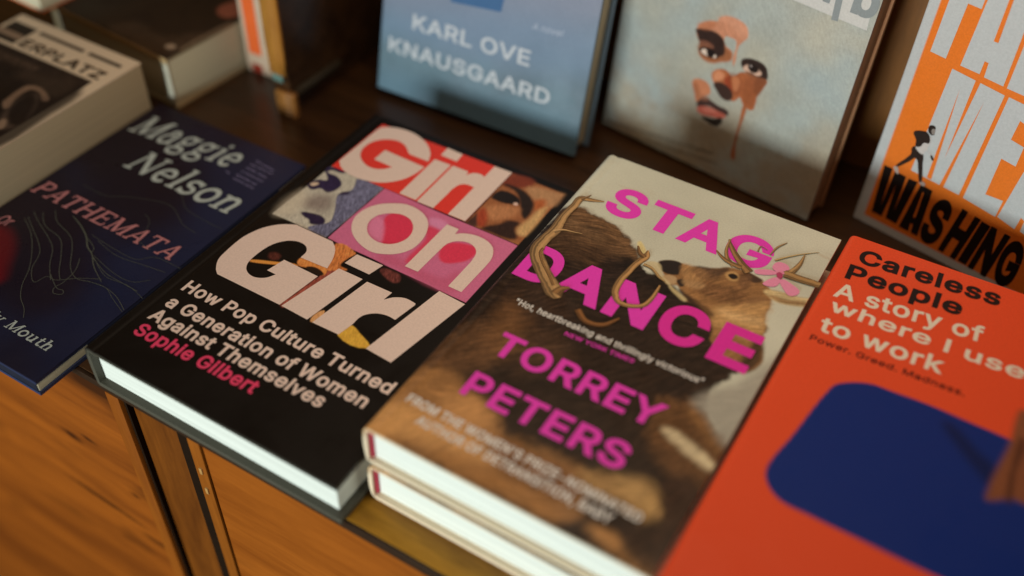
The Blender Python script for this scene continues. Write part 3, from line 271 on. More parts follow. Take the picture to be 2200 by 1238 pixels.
            ["printed_antler", [[126.67, 197.79, 3.46], [129.1, 202.09, 2.68], [130.43, 209.57, 1.91], [130.19, 217.85, 0.48]], [146, 106, 60], 3],
            ["printed_antler", [[125.97, 197.89, 4.73], [133.14, 198.16, 4.53], [140.1, 198.87, 4.33], [144.85, 199.25, 3.84]], [138, 98, 54], 3],
            ["printed_antler", [[118.02, 204.92, 1.13], [122.64, 210.71, 0.97], [128.93, 217.6, 0.72], [136.15, 223.97, 0.32]], [166, 132, 80], 3],
            ["printed_antler", [[114.31, 207.6, 0.65], [115.54, 215.24, 0.98], [118.87, 222.02, 0.41]], [140, 104, 60], 3],
            ["printed_antler", [[107.79, 206.8, 0.82], [107.75, 211.36, 0.49], [111.83, 210.55, 0.33]], [140, 104, 60], 3],
        ],
    },
    "care": {
        "paint": [
            [[[27.05, 135.5], [32.36, 141.79], [42.13, 146.76], [52.45, 147.43], [68.98, 148.25, 1], [105.14, 146.73, 1], [152.81, 143.43, 1], [164.22, 58.61, 1], [92.15, 59.77, 1], [41.0, 61.15], [29.84, 61.65], [22.75, 65.62], [18.48, 71.86], [17.96, 79.91], [20.95, 96.15, 1]], [16, 33, 78], 0.5, 1.0, 0.0, 0.0],
            [[[77.39, 139.98], [81.17, 142.28], [95.07, 132.41], [103.41, 126.9], [103.84, 116.87], [96.5, 120.95], [85.9, 130.4]], [14, 16, 28], 3.5, 0.6, 0.0, 0.0],
            [[[105.13, 164.56], [107.52, 167.95], [119.42, 152.72], [123.95, 115.88], [117.0, 114.09], [113.03, 114.13], [104.1, 107.85], [102.95, 110.46], [103.74, 125.37], [105.65, 144.29]], [112, 60, 33], 2.2, 1.0, 0.15, 0.0],
            [[[109.23, 150.15], [112.32, 146.56], [111.49, 130.11], [112.97, 111.63], [110.66, 111.86], [109.11, 130.39]], [62, 31, 18], 2.0, 0.8, 0.0, 0.0],
        ],
        "polys": [
        ],
        "text": [
            ["title_lettering", "Careless", 10.15, 227.51, 72.3, 12.27, 0.0652, 0.0, 28, [26, 16, 12], 1, "i"],
            ["title_lettering", "People", 8.14, 212.13, 59.0, 12.41, 0.0445, 0.0, 28, [26, 16, 12], 1, "i"],
            ["subtitle_lettering", "A story of", 7.35, 195.64, 73.58, 11.73, 0.0787, 0.0, 18, [198, 170, 136], 1, "i"],
            ["subtitle_lettering", "where I used", 8.96, 184.26, 104.18, 9.67, 0.028, 0.0, 18, [198, 170, 136], 1, "i"],
            ["subtitle_lettering", "to work", 8.97, 167.72, 60.23, 11.31, 0.0389, 0.0, 18, [198, 170, 136], 1, "i"],
            ["strapline_lettering", "Power. Greed. Madness.", 7.45, 159.42, 74.12, 3.99, 0.0275, 0.0, 12, [60, 18, 12], 1, "i"],
        ],
        "strokes": [
        ],
    },
    "path": {
        "paint": [
            [[[13.33, 66.15], [16.06, 71.97], [25.67, 72.13], [38.0, 64.25], [48.41, 51.86], [55.29, 39.72], [42.03, 40.32]], [150, 10, 14], 5.0, 1.0, 0.0, 0.0],
            [[[-14.29, 96.92], [8.61, 120.83], [60.88, 103.07], [102.32, 53.9], [86.37, 26.49], [45.34, 35.14]], [28, 17, 19], 14.0, 0.75, 0.0, 0.0],
            [[[5.85, 162.46], [29.36, 194.43], [77.8, 177.96], [99.28, 133.72], [76.8, 105.6]], [26, 17, 19], 16.0, 0.8, 0.0, 0.0],
            [[[90.9, 186.53], [99.86, 224.19], [130.41, 212.36], [138.08, 145.27], [111.7, 141.78]], [29, 30, 43], 14.0, 0.7, 0.0, 0.0],
        ],
        "polys": [
        ],
        "text": [
            ["author_lettering", "Maggie", 6.66, 182.01, 83.54, 20.56, 0.0657, 0.24, 18, [152, 147, 126], 1, "s"],
            ["author_lettering", "Nelson", 32.89, 152.45, 87.31, 20.49, 0.0013, 0.24, 18, [152, 147, 126], 1, "s"],
            ["title_lettering", "PATHEMATA", 4.07, 104.02, 117.23, 12.41, -0.0038, 0.24, 18, [160, 96, 86], 1, "s"],
            ["subtitle_lettering", "My Mouth", 64.5, 17.91, 53.37, 6.47, -0.0066, 0.24, 18, [152, 147, 126], 1, "s"],
            ["subtitle_lettering", "Or", 10.51, 72.47, 9.44, 7.52, 0.164, 0.24, 18, [160, 96, 86], 1, "s"],
            ["blurb_lettering", "an", 91.35, 183.74, 3.48, 1.35, -0.2472, 0.0, 8, [120, 104, 118], 1, "i"],
            ["blurb_lettering", "work and", 100.27, 180.75, 16.95, 1.53, -0.071, 0.0, 8, [120, 104, 118], 1, "i"],
            ["blurb_lettering", "world of", 99.13, 184.55, 17.4, 1.54, -0.0754, 0.0, 8, [120, 104, 118], 1, "i"],
            ["blurb_lettering", "a novel and", 99.53, 189.09, 18.08, 1.56, -0.0697, 0.0, 8, [120, 104, 118], 1, "i"],
            ["blurb_lettering", "with the", 99.23, 193.52, 17.77, 1.56, -0.0806, 0.0, 8, [120, 104, 118], 1, "i"],
            ["blurb_lettering", "and story of", 99.36, 197.49, 18.34, 1.63, -0.019, 0.0, 8, [120, 104, 118], 1, "i"],
            ["blurb_lettering", "the author", 100.16, 201.92, 16.7, 1.58, -0.0932, 0.0, 8, [120, 104, 118], 1, "i"],
        ],
        "strokes": [
            ["printed_threads", [[22.52, 84.38, 0.36], [36.62, 77.21, 0.35], [50.17, 66.3, 0.34], [60.21, 55.73, 0.34], [66.95, 45.42, 0.33], [74.47, 37.78, 0.32], [83.01, 32.85, 0.32], [88.48, 27.84, 0.32]], [74, 70, 54], 1],
            ["printed_threads", [[23.68, 86.17, 0.36], [36.66, 79.24, 0.35], [46.86, 73.9, 0.35], [55.04, 67.52, 0.34], [61.53, 56.58, 0.34], [70.97, 49.81, 0.33], [73.48, 56.88, 0.33], [80.27, 57.6, 0.33], [89.61, 65.43, 0.33], [100.75, 71.68, 0.33]], [74, 70, 54], 1],
            ["printed_threads", [[22.31, 91.55, 0.36], [32.21, 86.54, 0.36], [45.72, 81.09, 0.35], [57.52, 74.92, 0.34], [67.47, 64.14, 0.34], [77.64, 55.91, 0.33]], [74, 70, 54], 1],
            ["printed_threads", [[27.67, 93.98, 0.36], [38.15, 86.29, 0.36], [54.72, 82.93, 0.35], [66.61, 73.07, 0.34], [75.57, 63.77, 0.33], [82.02, 58.73, 0.33]], [74, 70, 54], 1],
            ["printed_threads", [[32.38, 99.14, 0.36], [41.47, 92.54, 0.36], [56.7, 88.2, 0.35], [65.74, 82.18, 0.34], [78.46, 69.35, 0.33], [88.29, 64.58, 0.33], [97.22, 66.68, 0.33], [107.67, 67.98, 0.32], [118.49, 66.03, 0.32], [129.55, 60.94, 0.31]], [74, 70, 54], 1],
            ["printed_threads", [[45.34, 101.27, 0.54], [55.7, 97.66, 0.71], [66.22, 92.36, 0.87], [72.99, 86.86, 0.86], [80.82, 83.2, 0.68], [89.57, 76.51, 0.5], [102.48, 70.07, 0.32]], [74, 70, 54], 1],
            ["printed_threads", [[68.41, 91.79, 0.35], [77.41, 87.77, 0.34], [81.43, 82.63, 0.34], [98.44, 76.64, 0.33], [111.27, 75.71, 0.32], [124.74, 75.37, 0.32]], [74, 70, 54], 1],
            ["printed_threads", [[77.43, 77.19, 0.34], [83.09, 68.61, 0.33], [84.96, 58.8, 0.33], [84.13, 52.86, 0.33], [87.21, 49.49, 0.32], [91.69, 51.48, 0.32], [89.8, 53.82, 0.32], [85.0, 53.42, 0.33], [74.03, 59.07, 0.33]], [74, 70, 54], 1],
            ["printed_threads", [[67.7, 95.32, 0.26], [86.48, 93.62, 0.25], [104.52, 93.7, 0.25], [113.26, 101.25, 0.25], [131.77, 101.82, 0.24]], [74, 70, 54], 1],
            ["printed_threads", [[74.24, 93.57, 0.26], [93.14, 90.18, 0.25], [111.6, 92.58, 0.25], [126.86, 94.93, 0.24]], [74, 70, 54], 1],
            ["printed_threads", [[82.33, 83.21, 0.25], [101.99, 78.92, 0.25], [116.55, 79.11, 0.24], [124.24, 85.87, 0.24]], [74, 70, 54], 1],
            ["printed_threads", [[26.5, 125.75, 0.23], [46.44, 125.47, 0.22], [61.19, 132.88, 0.22], [85.53, 140.06, 0.21], [104.67, 131.45, 0.21], [117.21, 129.37, 0.2]], [74, 70, 54], 1],
            ["printed_threads", [[79.64, 125.62, 0.21], [85.81, 123.36, 0.21], [90.67, 116.24, 0.21], [94.36, 106.58, 0.2], [105.85, 104.18, 0.2]], [74, 70, 54], 1],
            ["printed_threads", [[97.22, 66.68, 0.24], [107.67, 67.98, 0.24], [117.86, 63.87, 0.24], [129.77, 59.37, 0.23]], [74, 70, 54], 1],
            ["printed_threads", [[83.55, 82.08, 0.25], [100.78, 74.45, 0.25], [117.04, 75.8, 0.24], [131.71, 72.76, 0.24]], [74, 70, 54], 1],
            ["printed_threads", [[85.77, 151.07, 0.22], [96.63, 143.0, 0.21], [112.55, 140.7, 0.21], [127.88, 140.34, 0.2]], [74, 70, 54], 1],
        ],
    },
    "blue": {
        "paint": [
            [[[-16.35, 75.43], [155.34, 120.12], [161.55, 89.18], [0.78, 56.84]], [124, 138, 156], 14.0, 0.7, 0.0, 0.0],
            [[[-3.1, 55.77], [161.55, 89.18], [161.44, 56.26], [-1.86, 39.09]], [112, 140, 164], 14.0, 0.6, 0.0, 0.0],
            [[[0.18, 11.54], [37.95, 16.11], [158.64, 17.08], [159.0, -3.77], [1.5, -6.25]], [92, 128, 144], 12.0, 0.6, 0.0, 0.0],
        ],
        "polys": [
            ["printed_panel", [[50.27, 86.49, 1], [93.47, 91.78, 1], [92.19, 80.19, 1], [54.53, 76.82, 1]], [60, 100, 140], 1],
        ],
        "text": [
            ["author_lettering", "KARL OVE", 26.38, 50.26, 91.13, 10.58, 0.0032, 0.0, 14, [186, 198, 200], 1, "i"],
            ["author_lettering", "KNAUSGAARD", 8.5, 29.63, 127.16, 10.38, -0.0045, 0.0, 14, [186, 198, 200], 1, "i"],
            ["strapline_lettering", "A novel", 115.5, 75.72, 21.48, 4.24, 0.0459, 0.3, 4, [160, 176, 190], 1, "i"],
        ],
        "strokes": [
        ],
    },
    "face": {
        "paint": [
            [[[56.33, 91.13], [57.98, 95.25], [63.73, 99.46], [69.28, 101.17], [70.07, 103.85], [75.29, 106.45], [81.03, 106.86], [86.4, 105.79], [89.72, 102.96], [90.61, 98.51], [88.66, 95.01], [86.71, 91.48], [86.59, 86.52], [86.67, 78.03], [84.94, 81.63], [85.22, 88.8], [83.84, 93.86], [79.98, 94.47], [76.45, 93.82], [76.44, 91.02], [78.65, 88.36], [82.88, 86.49], [84.42, 83.55], [83.09, 80.18], [77.12, 77.09], [72.46, 74.5], [66.36, 74.26], [61.84, 76.82], [61.07, 82.99], [57.65, 87.39]], [184, 130, 98], 0.35, 1.0, 0.12, 0.5],
            [[[60.36, 82.72], [67.51, 84.77], [77.46, 87.2], [83.06, 85.85], [84.08, 83.42], [83.09, 80.18], [77.12, 77.09], [72.46, 74.5], [66.36, 74.26], [61.84, 76.82]], [138, 86, 50], 1.4, 0.9, 0.0, 0.0],
            [[[55.98, 91.0], [62.15, 93.8], [69.62, 94.16], [75.43, 92.03], [78.18, 86.77], [78.15, 81.79], [73.34, 79.9], [66.12, 84.23], [60.74, 84.3], [57.33, 88.68]], [46, 31, 25], 1.0, 1.0, 0.15, 0.0],
            [[[60.57, 84.95], [66.32, 86.44], [70.78, 83.9], [64.2, 82.77], [61.39, 81.69]], [116, 76, 56], 0.9, 0.9, 0.0, 0.0],
            [[[61.18, 79.45], [64.28, 82.45], [70.34, 82.66], [75.58, 80.06], [73.16, 77.67], [65.69, 76.89]], [44, 30, 24], 0.5, 1.0, 0.0, 0.0],
            [[[62.92, 78.69], [64.61, 81.14], [67.12, 80.33], [68.49, 77.99], [65.53, 77.55]], [206, 192, 172], 0.4, 1.0, 0.0, 0.0],
            [[[71.13, 79.03], [72.48, 80.28], [73.94, 79.06], [72.34, 77.92]], [206, 192, 172], 0.3, 1.0, 0.0, 0.0],
            [[[66.77, 80.19], [68.1, 82.5], [71.29, 81.96], [72.31, 79.49], [70.14, 77.56], [67.71, 78.04]], [24, 16, 12], 0.3, 1.0, 0.0, 0.0],
            [[[73.82, 66.29], [75.04, 70.45], [78.93, 73.11], [84.33, 72.76], [87.07, 70.98], [92.43, 76.05], [96.61, 77.04], [109.49, 78.03], [109.77, 74.57], [106.58, 65.27], [107.03, 61.06], [105.69, 55.28], [99.39, 56.28], [96.09, 60.07], [93.24, 56.62], [90.51, 55.45], [86.2, 54.36], [82.53, 56.55], [76.42, 62.19]], [158, 94, 56], 0.4, 1.0, 0.12, 0.5],
            [[[75.39, 69.13], [79.36, 71.47], [82.3, 69.02], [79.55, 64.96], [75.9, 64.19]], [200, 138, 98], 1.6, 0.9, 0.0, 0.0],
            [[[82.65, 67.7], [87.07, 70.98], [89.86, 66.29], [89.25, 60.13], [85.43, 62.97]], [140, 58, 32], 1.2, 0.9, 0.0, 0.0],
            [[[76.51, 61.85], [81.2, 64.53], [87.67, 63.17], [91.11, 59.44], [89.82, 55.16], [84.63, 54.44], [79.92, 57.69]], [54, 36, 28], 0.7, 1.0, 0.0, 0.0],
            [[[90.48, 83.12], [94.02, 86.29], [101.02, 87.31], [106.47, 85.98], [108.98, 82.78], [109.66, 77.96], [103.48, 76.13], [98.11, 76.93], [93.23, 78.53]], [48, 34, 28], 0.6, 1.0, 0.0, 0.0],
            [[[93.23, 78.53], [95.75, 82.74], [103.95, 82.15], [105.62, 80.14], [102.99, 77.86], [99.16, 78.43]], [198, 168, 144], 0.5, 1.0, 0.0, 0.0],
            [[[95.68, 81.65], [98.38, 83.8], [102.28, 82.89], [102.68, 80.22], [99.07, 78.75]], [26, 18, 14], 0.35, 1.0, 0.0, 0.0],
            [[[97.11, 82.58], [98.0, 83.08], [98.36, 82.3], [97.46, 81.87]], [220, 210, 200], 0.15, 1.0, 0.0, 0.0],
            [[[94.92, 77.78], [99.34, 77.79], [103.92, 77.16], [109.59, 77.71], [109.77, 74.57], [104.0, 74.33], [98.65, 75.0]], [136, 86, 54], 1.0, 0.8, 0.0, 0.0],
            [[[62.1, 58.51], [71.34, 60.83], [75.89, 55.24], [72.35, 50.72], [68.21, 45.13], [65.39, 50.05]], [176, 116, 80], 0.5, 1.0, 0.1, 0.0],
            [[[68.21, 45.13], [73.23, 50.34], [83.8, 48.79], [90.08, 48.48], [91.34, 45.22], [84.88, 44.69], [76.77, 45.75], [69.71, 42.31]], [62, 42, 36], 0.6, 1.0, 0.0, 0.0],
            [[[69.16, 41.3], [76.15, 45.1], [84.79, 45.03], [90.1, 44.07], [87.28, 41.52], [78.46, 39.17], [72.29, 38.4]], [176, 92, 74], 0.5, 1.0, 0.0, 0.0],
            [[[73.9, 36.77], [82.45, 38.99], [88.07, 41.48], [85.88, 34.92], [77.12, 35.08]], [40, 32, 24], 0.7, 1.0, 0.0, 0.0],
            [[[99.39, 56.28], [101.77, 56.41], [102.11, 49.21], [101.46, 40.53], [101.56, 28.91], [102.01, 17.19], [99.8, 29.67], [99.84, 43.64]], [150, 88, 50], 0.5, 1.0, 0.0, 0.0],
            [[[97.33, 74.46], [108.57, 76.22], [108.19, 72.48], [106.1, 64.33], [105.31, 56.61], [99.88, 57.24], [96.65, 66.2]], [132, 76, 44], 2.5, 0.7, 0.0, 0.0],
            [[[69.55, 102.98], [79.62, 106.68], [88.4, 103.82], [89.46, 97.39], [84.81, 98.37], [76.45, 102.1]], [198, 146, 114], 2.5, 0.7, 0.0, 0.0],
            [[[56.58, 94.73], [63.76, 99.34], [68.17, 99.72], [66.41, 94.91], [58.62, 92.69]], [170, 108, 72], 1.6, 0.7, 0.0, 0.0],
            [[[62.8, 57.29], [66.89, 56.73], [68.58, 46.83], [65.39, 50.05]], [140, 86, 56], 1.5, 0.7, 0.0, 0.0],
            [[[84.68, 71.45], [91.8, 72.92], [95.3, 65.63], [92.33, 59.96], [88.85, 64.4]], [120, 64, 36], 2.0, 0.7, 0.0, 0.0],
            [[[-53.77, 103.86, 1], [176.63, 178.31, 1], [232.63, 29.29, 1], [-19.86, -107.68, 1]], None, 0.5, 1.0, 0.14, 0.0],
            [[[94.64, 84.07], [101.38, 86.05], [106.18, 84.46], [105.62, 81.41], [98.35, 81.31]], [36, 25, 20], 1.0, 0.6, 0.0, 0.0],
            [[[87.75, 71.26], [92.16, 71.62], [93.6, 66.38], [91.61, 62.61], [88.84, 65.86]], [198, 132, 88], 1.2, 0.6, 0.0, 0.0],
            [[[103.45, 76.26], [109.35, 77.26], [109.31, 73.66], [106.39, 65.92], [103.3, 68.99]], [120, 70, 42], 1.5, 0.8, 0.0, 0.0],
            [[[73.02, 41.82], [77.92, 44.33], [82.69, 44.11], [79.34, 41.88], [74.89, 40.7]], [196, 120, 100], 0.8, 0.7, 0.0, 0.0],
            [[[69.49, 49.51], [72.88, 51.71], [76.24, 50.86], [72.33, 47.67]], [128, 84, 60], 1.0, 0.7, 0.0, 0.0],
        ],
        "polys": [
            ["title_panel", [[107.57, 130.21, 1], [157.99, 128.38, 1], [155.56, 161.29, 1], [103.01, 159.86, 1]], [186, 192, 184], 1],
        ],
        "text": [
            ["title_lettering", "n", 120.8, 135.42, 12.22, 10.0, -0.0088, 0.0, 34, [128, 140, 138], 2, "i"],
            ["title_lettering", "b", 145.67, 134.9, 14.56, 20.03, -0.0117, 0.0, 34, [128, 140, 138], 2, "i"],
            ["title_lettering", "l", 136.8, 127.21, 3.94, 14.17, 0.0821, 0.0, 34, [128, 140, 138], 2, "i"],
            ["credit_lettering", "author of the shortlisted first novel, an unforgettable", 3.72, 2.16, 85.67, 2.36, 0.1432, 0.0, 4, [92, 84, 66], 1, "i"],
            ["credit_lettering", "and luminous story of family and belonging", 22.12, -0.97, 70.71, 2.35, 0.1384, 0.0, 4, [92, 84, 66], 1, "i"],
        ],
        "strokes": [
        ],
    },
    "oran": {
        "paint": [
        ],
        "polys": [
            ["title_lettering", [[10.39, 124.29, 1], [19.76, 123.74, 1], [20.46, 157.1, 1], [28.0, 156.83, 1], [27.91, 167.31, 1], [10.54, 162.46, 1]], [176, 186, 182], 1],
            ["title_lettering", [[28.4, 123.33, 1], [39.61, 122.96, 1], [39.56, 130.91, 1], [41.84, 130.76, 1], [42.39, 122.26, 1], [53.46, 121.66, 1], [51.97, 162.68, 1], [48.9, 175.35, 1], [29.4, 167.88, 1]], [176, 186, 182], 1],
            ["cover_slits", [[39.96, 143.01, 1], [42.51, 143.16, 1], [41.32, 170.72, 1], [39.22, 170.78, 1]], [214, 116, 36], 2],
            ["title_lettering", [[55.56, 121.45, 1], [66.51, 121.21, 1], [65.01, 153.83, 1], [54.65, 161.12, 1]], [176, 186, 182], 1],
            ["title_lettering", [[25.06, 119.86, 1], [56.05, 117.25, 1], [54.73, 48.71, 1], [23.96, 49.92, 1]], [176, 186, 182], 1],
            ["cover_slits", [[32.96, 110.12, 1], [34.06, 50.2, 1], [36.91, 50.14, 1]], [214, 116, 36], 2],
            ["cover_slits", [[39.06, 118.66, 1], [41.85, 118.46, 1], [39.42, 66.65, 1]], [214, 116, 36], 2],
            ["cover_slits", [[47.52, 109.19, 1], [42.48, 49.15, 1], [44.98, 49.15, 1]], [214, 116, 36], 2],
            ["title_lettering", [[58.4, 117.28, 1], [97.37, 115.1, 1], [96.47, 99.82, 1], [68.59, 107.17, 1], [68.23, 94.85, 1], [76.05, 93.66, 1], [76.35, 80.98, 1], [67.85, 81.82, 1], [67.97, 56.81, 1], [78.14, 57.77, 1], [77.95, 46.05, 1], [57.53, 48.27, 1]], [176, 186, 182], 1],
            ["title_lettering", [[79.04, 46.71, 1], [90.11, 44.15, 1], [90.65, 52.8, 1], [93.04, 51.76, 1], [93.32, 44.43, 1], [104.2, 41.91, 1], [97.09, 74.99, 1], [81.41, 80.21, 1]], [176, 186, 182], 1],
            ["author_lettering", [[8.03, 45.2, 1], [13.4, 45.39, 1], [14.4, 16.85, 1], [15.34, 44.75, 1], [22.71, 44.31, 1], [23.18, 17.95, 1], [24.45, 44.0, 1], [30.24, 44.51, 1], [27.33, 10.0, 1], [19.62, 10.58, 1], [18.72, 36.1, 1], [17.33, 10.41, 1], [10.07, 10.22, 1]], [26, 18, 14], 1],
            ["author_lettering", [[32.39, 44.01, 1], [40.13, 43.46, 1], [41.97, 9.16, 1], [37.26, 9.19, 1], [36.8, 15.45, 1], [35.3, 15.45, 1], [35.87, 9.25, 1], [29.12, 9.26, 1]], [26, 18, 14], 1],
            ["author_slits", [[35.04, 39.72, 1], [35.92, 39.71, 1], [36.71, 20.6, 1], [35.39, 20.71, 1]], [214, 116, 36], 2],
            ["printed_runner", [[19.76, 64.31], [22.06, 66.47], [27.23, 63.36], [29.05, 57.47], [32.27, 46.24], [30.8, 45.42], [27.35, 53.57], [24.24, 58.83], [21.48, 55.38], [15.54, 47.92], [14.74, 49.0], [18.9, 56.49], [20.52, 60.79]], [40, 30, 24], 3],
            ["printed_runner", [[21.55, 66.69], [24.14, 70.44], [27.35, 75.9], [28.83, 72.87], [28.73, 67.06], [31.75, 65.75], [31.67, 64.74], [28.51, 66.46], [27.05, 63.26], [23.27, 64.2]], [186, 186, 178], 3],
            ["printed_runner", [[17.62, 73.8], [18.49, 75.66], [22.2, 77.3], [25.07, 77.57], [27.77, 74.7], [28.04, 71.5], [25.37, 70.6], [24.25, 67.62], [21.69, 66.28], [20.29, 70.38]], [40, 30, 24], 3],
            ["printed_runner", [[25.47, 78.25], [24.54, 81.53], [26.05, 83.22], [28.24, 82.92], [28.62, 81.25], [29.07, 78.2], [27.71, 77.27], [26.29, 77.72]], [36, 28, 22], 3],
            ["printed_runner", [[26.77, 80.55], [28.38, 81.59], [28.96, 78.51], [27.96, 78.01]], [130, 126, 116], 3],
            ["printed_runner", [[31.53, 65.15], [33.04, 64.5], [34.12, 62.64], [32.89, 62.47]], [40, 30, 24], 3],
            ["printed_runner", [[13.71, 46.68], [15.47, 48.14], [17.27, 46.08], [17.42, 43.61]], [180, 172, 160], 3],
            ["printed_runner", [[30.8, 45.42], [32.38, 46.55], [35.02, 45.24], [33.41, 43.57]], [170, 160, 150], 3],
        ],
        "text": [
            ["author_lettering", "S", 41.38, 8.24, 12.48, 33.92, -0.0675, 0.0, 44, [26, 18, 14], 1, "i"],
            ["author_lettering", "H", 55.95, 7.28, 11.89, 34.44, -0.1141, 0.0, 44, [26, 18, 14], 1, "i"],
            ["author_lettering", "I", 69.12, 6.8, 5.52, 32.82, -0.1022, 0.0, 44, [26, 18, 14], 1, "i"],
            ["author_lettering", "N", 75.78, 5.81, 11.83, 33.83, -0.0804, 0.0, 44, [26, 18, 14], 1, "i"],
            ["author_lettering", "G", 90.47, 4.31, 12.38, 33.12, 0.0442, 0.0, 44, [26, 18, 14], 1, "i"],
            ["author_lettering", "T", 107.08, 5.46, 9.38, 30.31, -0.0439, 0.0, 44, [26, 18, 14], 1, "i"],
        ],
        "strokes": [
        ],
    },
    "erp": {
        "paint": [
            [[[29.66, 137.32], [65.29, 144.37], [105.92, 148.04], [113.11, 117.09], [107.76, 74.12]], [30, 21, 15], 4.0, 0.9, 0.2, 0.0],
            [[[57.85, 139.41], [79.51, 146.55], [97.6, 151.38], [99.14, 131.37], [76.47, 133.78]], [58, 42, 29], 5.0, 0.7, 0.2, 0.0],
            [[[77.42, 110.17], [76.04, 115.21], [74.47, 125.41], [75.4, 131.65], [84.37, 134.08], [97.62, 128.65], [96.99, 125.67], [86.71, 130.04], [80.35, 128.44], [81.11, 116.86], [85.01, 106.8]], [120, 88, 62], 1.2, 0.9, 0.2, 0.0],
            [[[90.64, 97.37], [85.66, 107.23], [83.47, 115.87], [85.02, 125.46], [88.98, 128.08], [99.72, 114.86], [104.12, 101.4], [101.83, 91.92]], [70, 52, 38], 3.0, 0.9, 0.2, 0.0],
            [[[91.2, 102.63], [84.6, 114.92], [86.34, 126.33], [100.61, 112.13], [103.71, 97.93]], [26, 18, 13], 2.0, 0.9, 0.2, 0.0],
            [[[92.64, 93.84], [93.2, 99.06], [100.13, 92.38], [96.77, 88.58]], [130, 98, 70], 1.5, 0.9, 0.2, 0.0],
            [[[93.21, 127.44], [96.5, 129.62], [99.51, 126.49], [96.89, 124.75]], [96, 70, 50], 1.0, 0.9, 0.2, 0.0],
        ],
        "polys": [
        ],
        "text": [
            ["title_lettering", "ERPLATZ", 30.33, 160.47, 76.69, 9.41, -0.0088, 0.0, 24, [40, 28, 18], 1, "i"],
        ],
        "strokes": [
        ],
    },
}
FRAMES = {
    "girl": [[0.0, 0.0, 0.0], [1.0, 0.0, 0.0], [-0.0, 1.0, 0.0], [0.0, 0.0, 1.0]],
    "stag": [[161.0, 21.0, 23.0], [1.0, 0.0, 0.0], [-0.0, 1.0, 0.0], [0.0, 0.0, 1.0]],
    "care": [[305.5, 21.0, 23.0], [0.99955, -0.00523, 0.02967], [0.00524, 0.99999, 0.0], [-0.02967, 0.00016, 0.99956]],
    "path": [[-149.0, -21.0, -19.0], [1.0, 0.0, 0.0], [-0.0, 1.0, 0.0], [0.0, 0.0, 1.0]],
    "blue": [[-42.008, 301.495, -24.881], [0.9996, 0.02837, 0.0], [-0.00605, 0.21319, 0.97699], [0.02771, -0.9766, 0.21328]],
    "face": [[112.971, 354.761, -27.403], [0.98922, -0.14641, 0.0], [0.01584, 0.10705, 0.99413], [-0.14555, -0.98341, 0.10822]],
    "oran": [[295.558, 354.474, -29.757], [0.97756, -0.21066, 0.0], [0.0032, 0.01485, 0.99988], [-0.21064, -0.97745, 0.01519]],
    "erp": [[-264.0, 0.0, 15.0], [1.0, 0.0, 0.0], [-0.0, 1.0, 0.0], [0.0, 0.0, 1.0]],
}

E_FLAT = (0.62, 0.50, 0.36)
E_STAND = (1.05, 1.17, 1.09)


def lin(c):
    c = np.asarray(c, float) / 255.0
    return np.where(c <= 0.04045, c / 12.92, ((c + 0.055) / 1.055) ** 2.4)


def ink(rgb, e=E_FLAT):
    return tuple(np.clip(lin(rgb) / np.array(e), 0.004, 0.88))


# ------------------------------------------------------------------ materials
def nodes_of(name):
    m = bpy.data.materials.new(name)
    m.use_nodes = True
    nt = m.node_tree
    b = nt.nodes['Principled BSDF']
    return m, nt, b


def N(nt, kind, **kw):
    n = nt.nodes.new(kind)
    for k, v in kw.items():
        if k in n.inputs:
            n.inputs[k].default_value = v
        else:
            setattr(n, k, v)
    return n


def mix_value_noise(nt, src, dst, scale, amount, coord=None, stretch=None):
    """multiply a colour by a slight brightness noise"""
    tc = N(nt, 'ShaderNodeTexCoord')
    v = tc.outputs['Object']
    if stretch:
        mp = N(nt, 'ShaderNodeMapping')
        mp.inputs['Scale'].default_value = stretch
        nt.links.new(v, mp.inputs[0])
        v = mp.outputs[0]
    no = N(nt, 'ShaderNodeTexNoise', Scale=scale, Detail=5.0, Roughness=0.6)
    nt.links.new(v, no.inputs['Vector'])
    mr = N(nt, 'ShaderNodeMapRange')
    mr.inputs['From Min'].default_value = 0.3
    mr.inputs['From Max'].default_value = 0.7
    mr.inputs['To Min'].default_value = 1 - amount
    mr.inputs['To Max'].default_value = 1 + amount
    nt.links.new(no.outputs['Fac'], mr.inputs['Value'])
    mx = N(nt, 'ShaderNodeMix', data_type='RGBA', blend_type='MULTIPLY')
    mx.inputs['Factor'].default_value = 1.0
    nt.links.new(src, mx.inputs[6])
    nt.links.new(mr.outputs[0], mx.inputs[7])
    nt.links.new(mx.outputs[2], dst)
    return no


def paper_bump(nt, b, scale=900.0, strength=0.08):
    tc = N(nt, 'ShaderNodeTexCoord')
    no = N(nt, 'ShaderNodeTexNoise', Scale=scale, Detail=3.0)
    nt.links.new(tc.outputs['Object'], no.inputs['Vector'])
    bp = N(nt, 'ShaderNodeBump', Strength=strength, Distance=0.0003)
    nt.links.new(no.outputs['Fac'], bp.inputs['Height'])
    nt.links.new(bp.outputs[0], b.inputs['Normal'])


_inks = {}


def ink_mat(rgb, e=E_FLAT, rough=0.5, spec=0.14):
    key = (tuple(rgb), e, rough)
    if key in _inks:
        return _inks[key]
    m, nt, b = nodes_of('printed_ink')
    r = N(nt, 'ShaderNodeRGB')
    r.outputs[0].default_value = ink(rgb, e) + (1,)
    mix_value_noise(nt, r.outputs[0], b.inputs['Base Color'], 900.0, 0.07)
    b.inputs['Roughness'].default_value = rough
    b.inputs['Specular IOR Level'].default_value = spec
    paper_bump(nt, b)
    _inks[key] = m
    return m


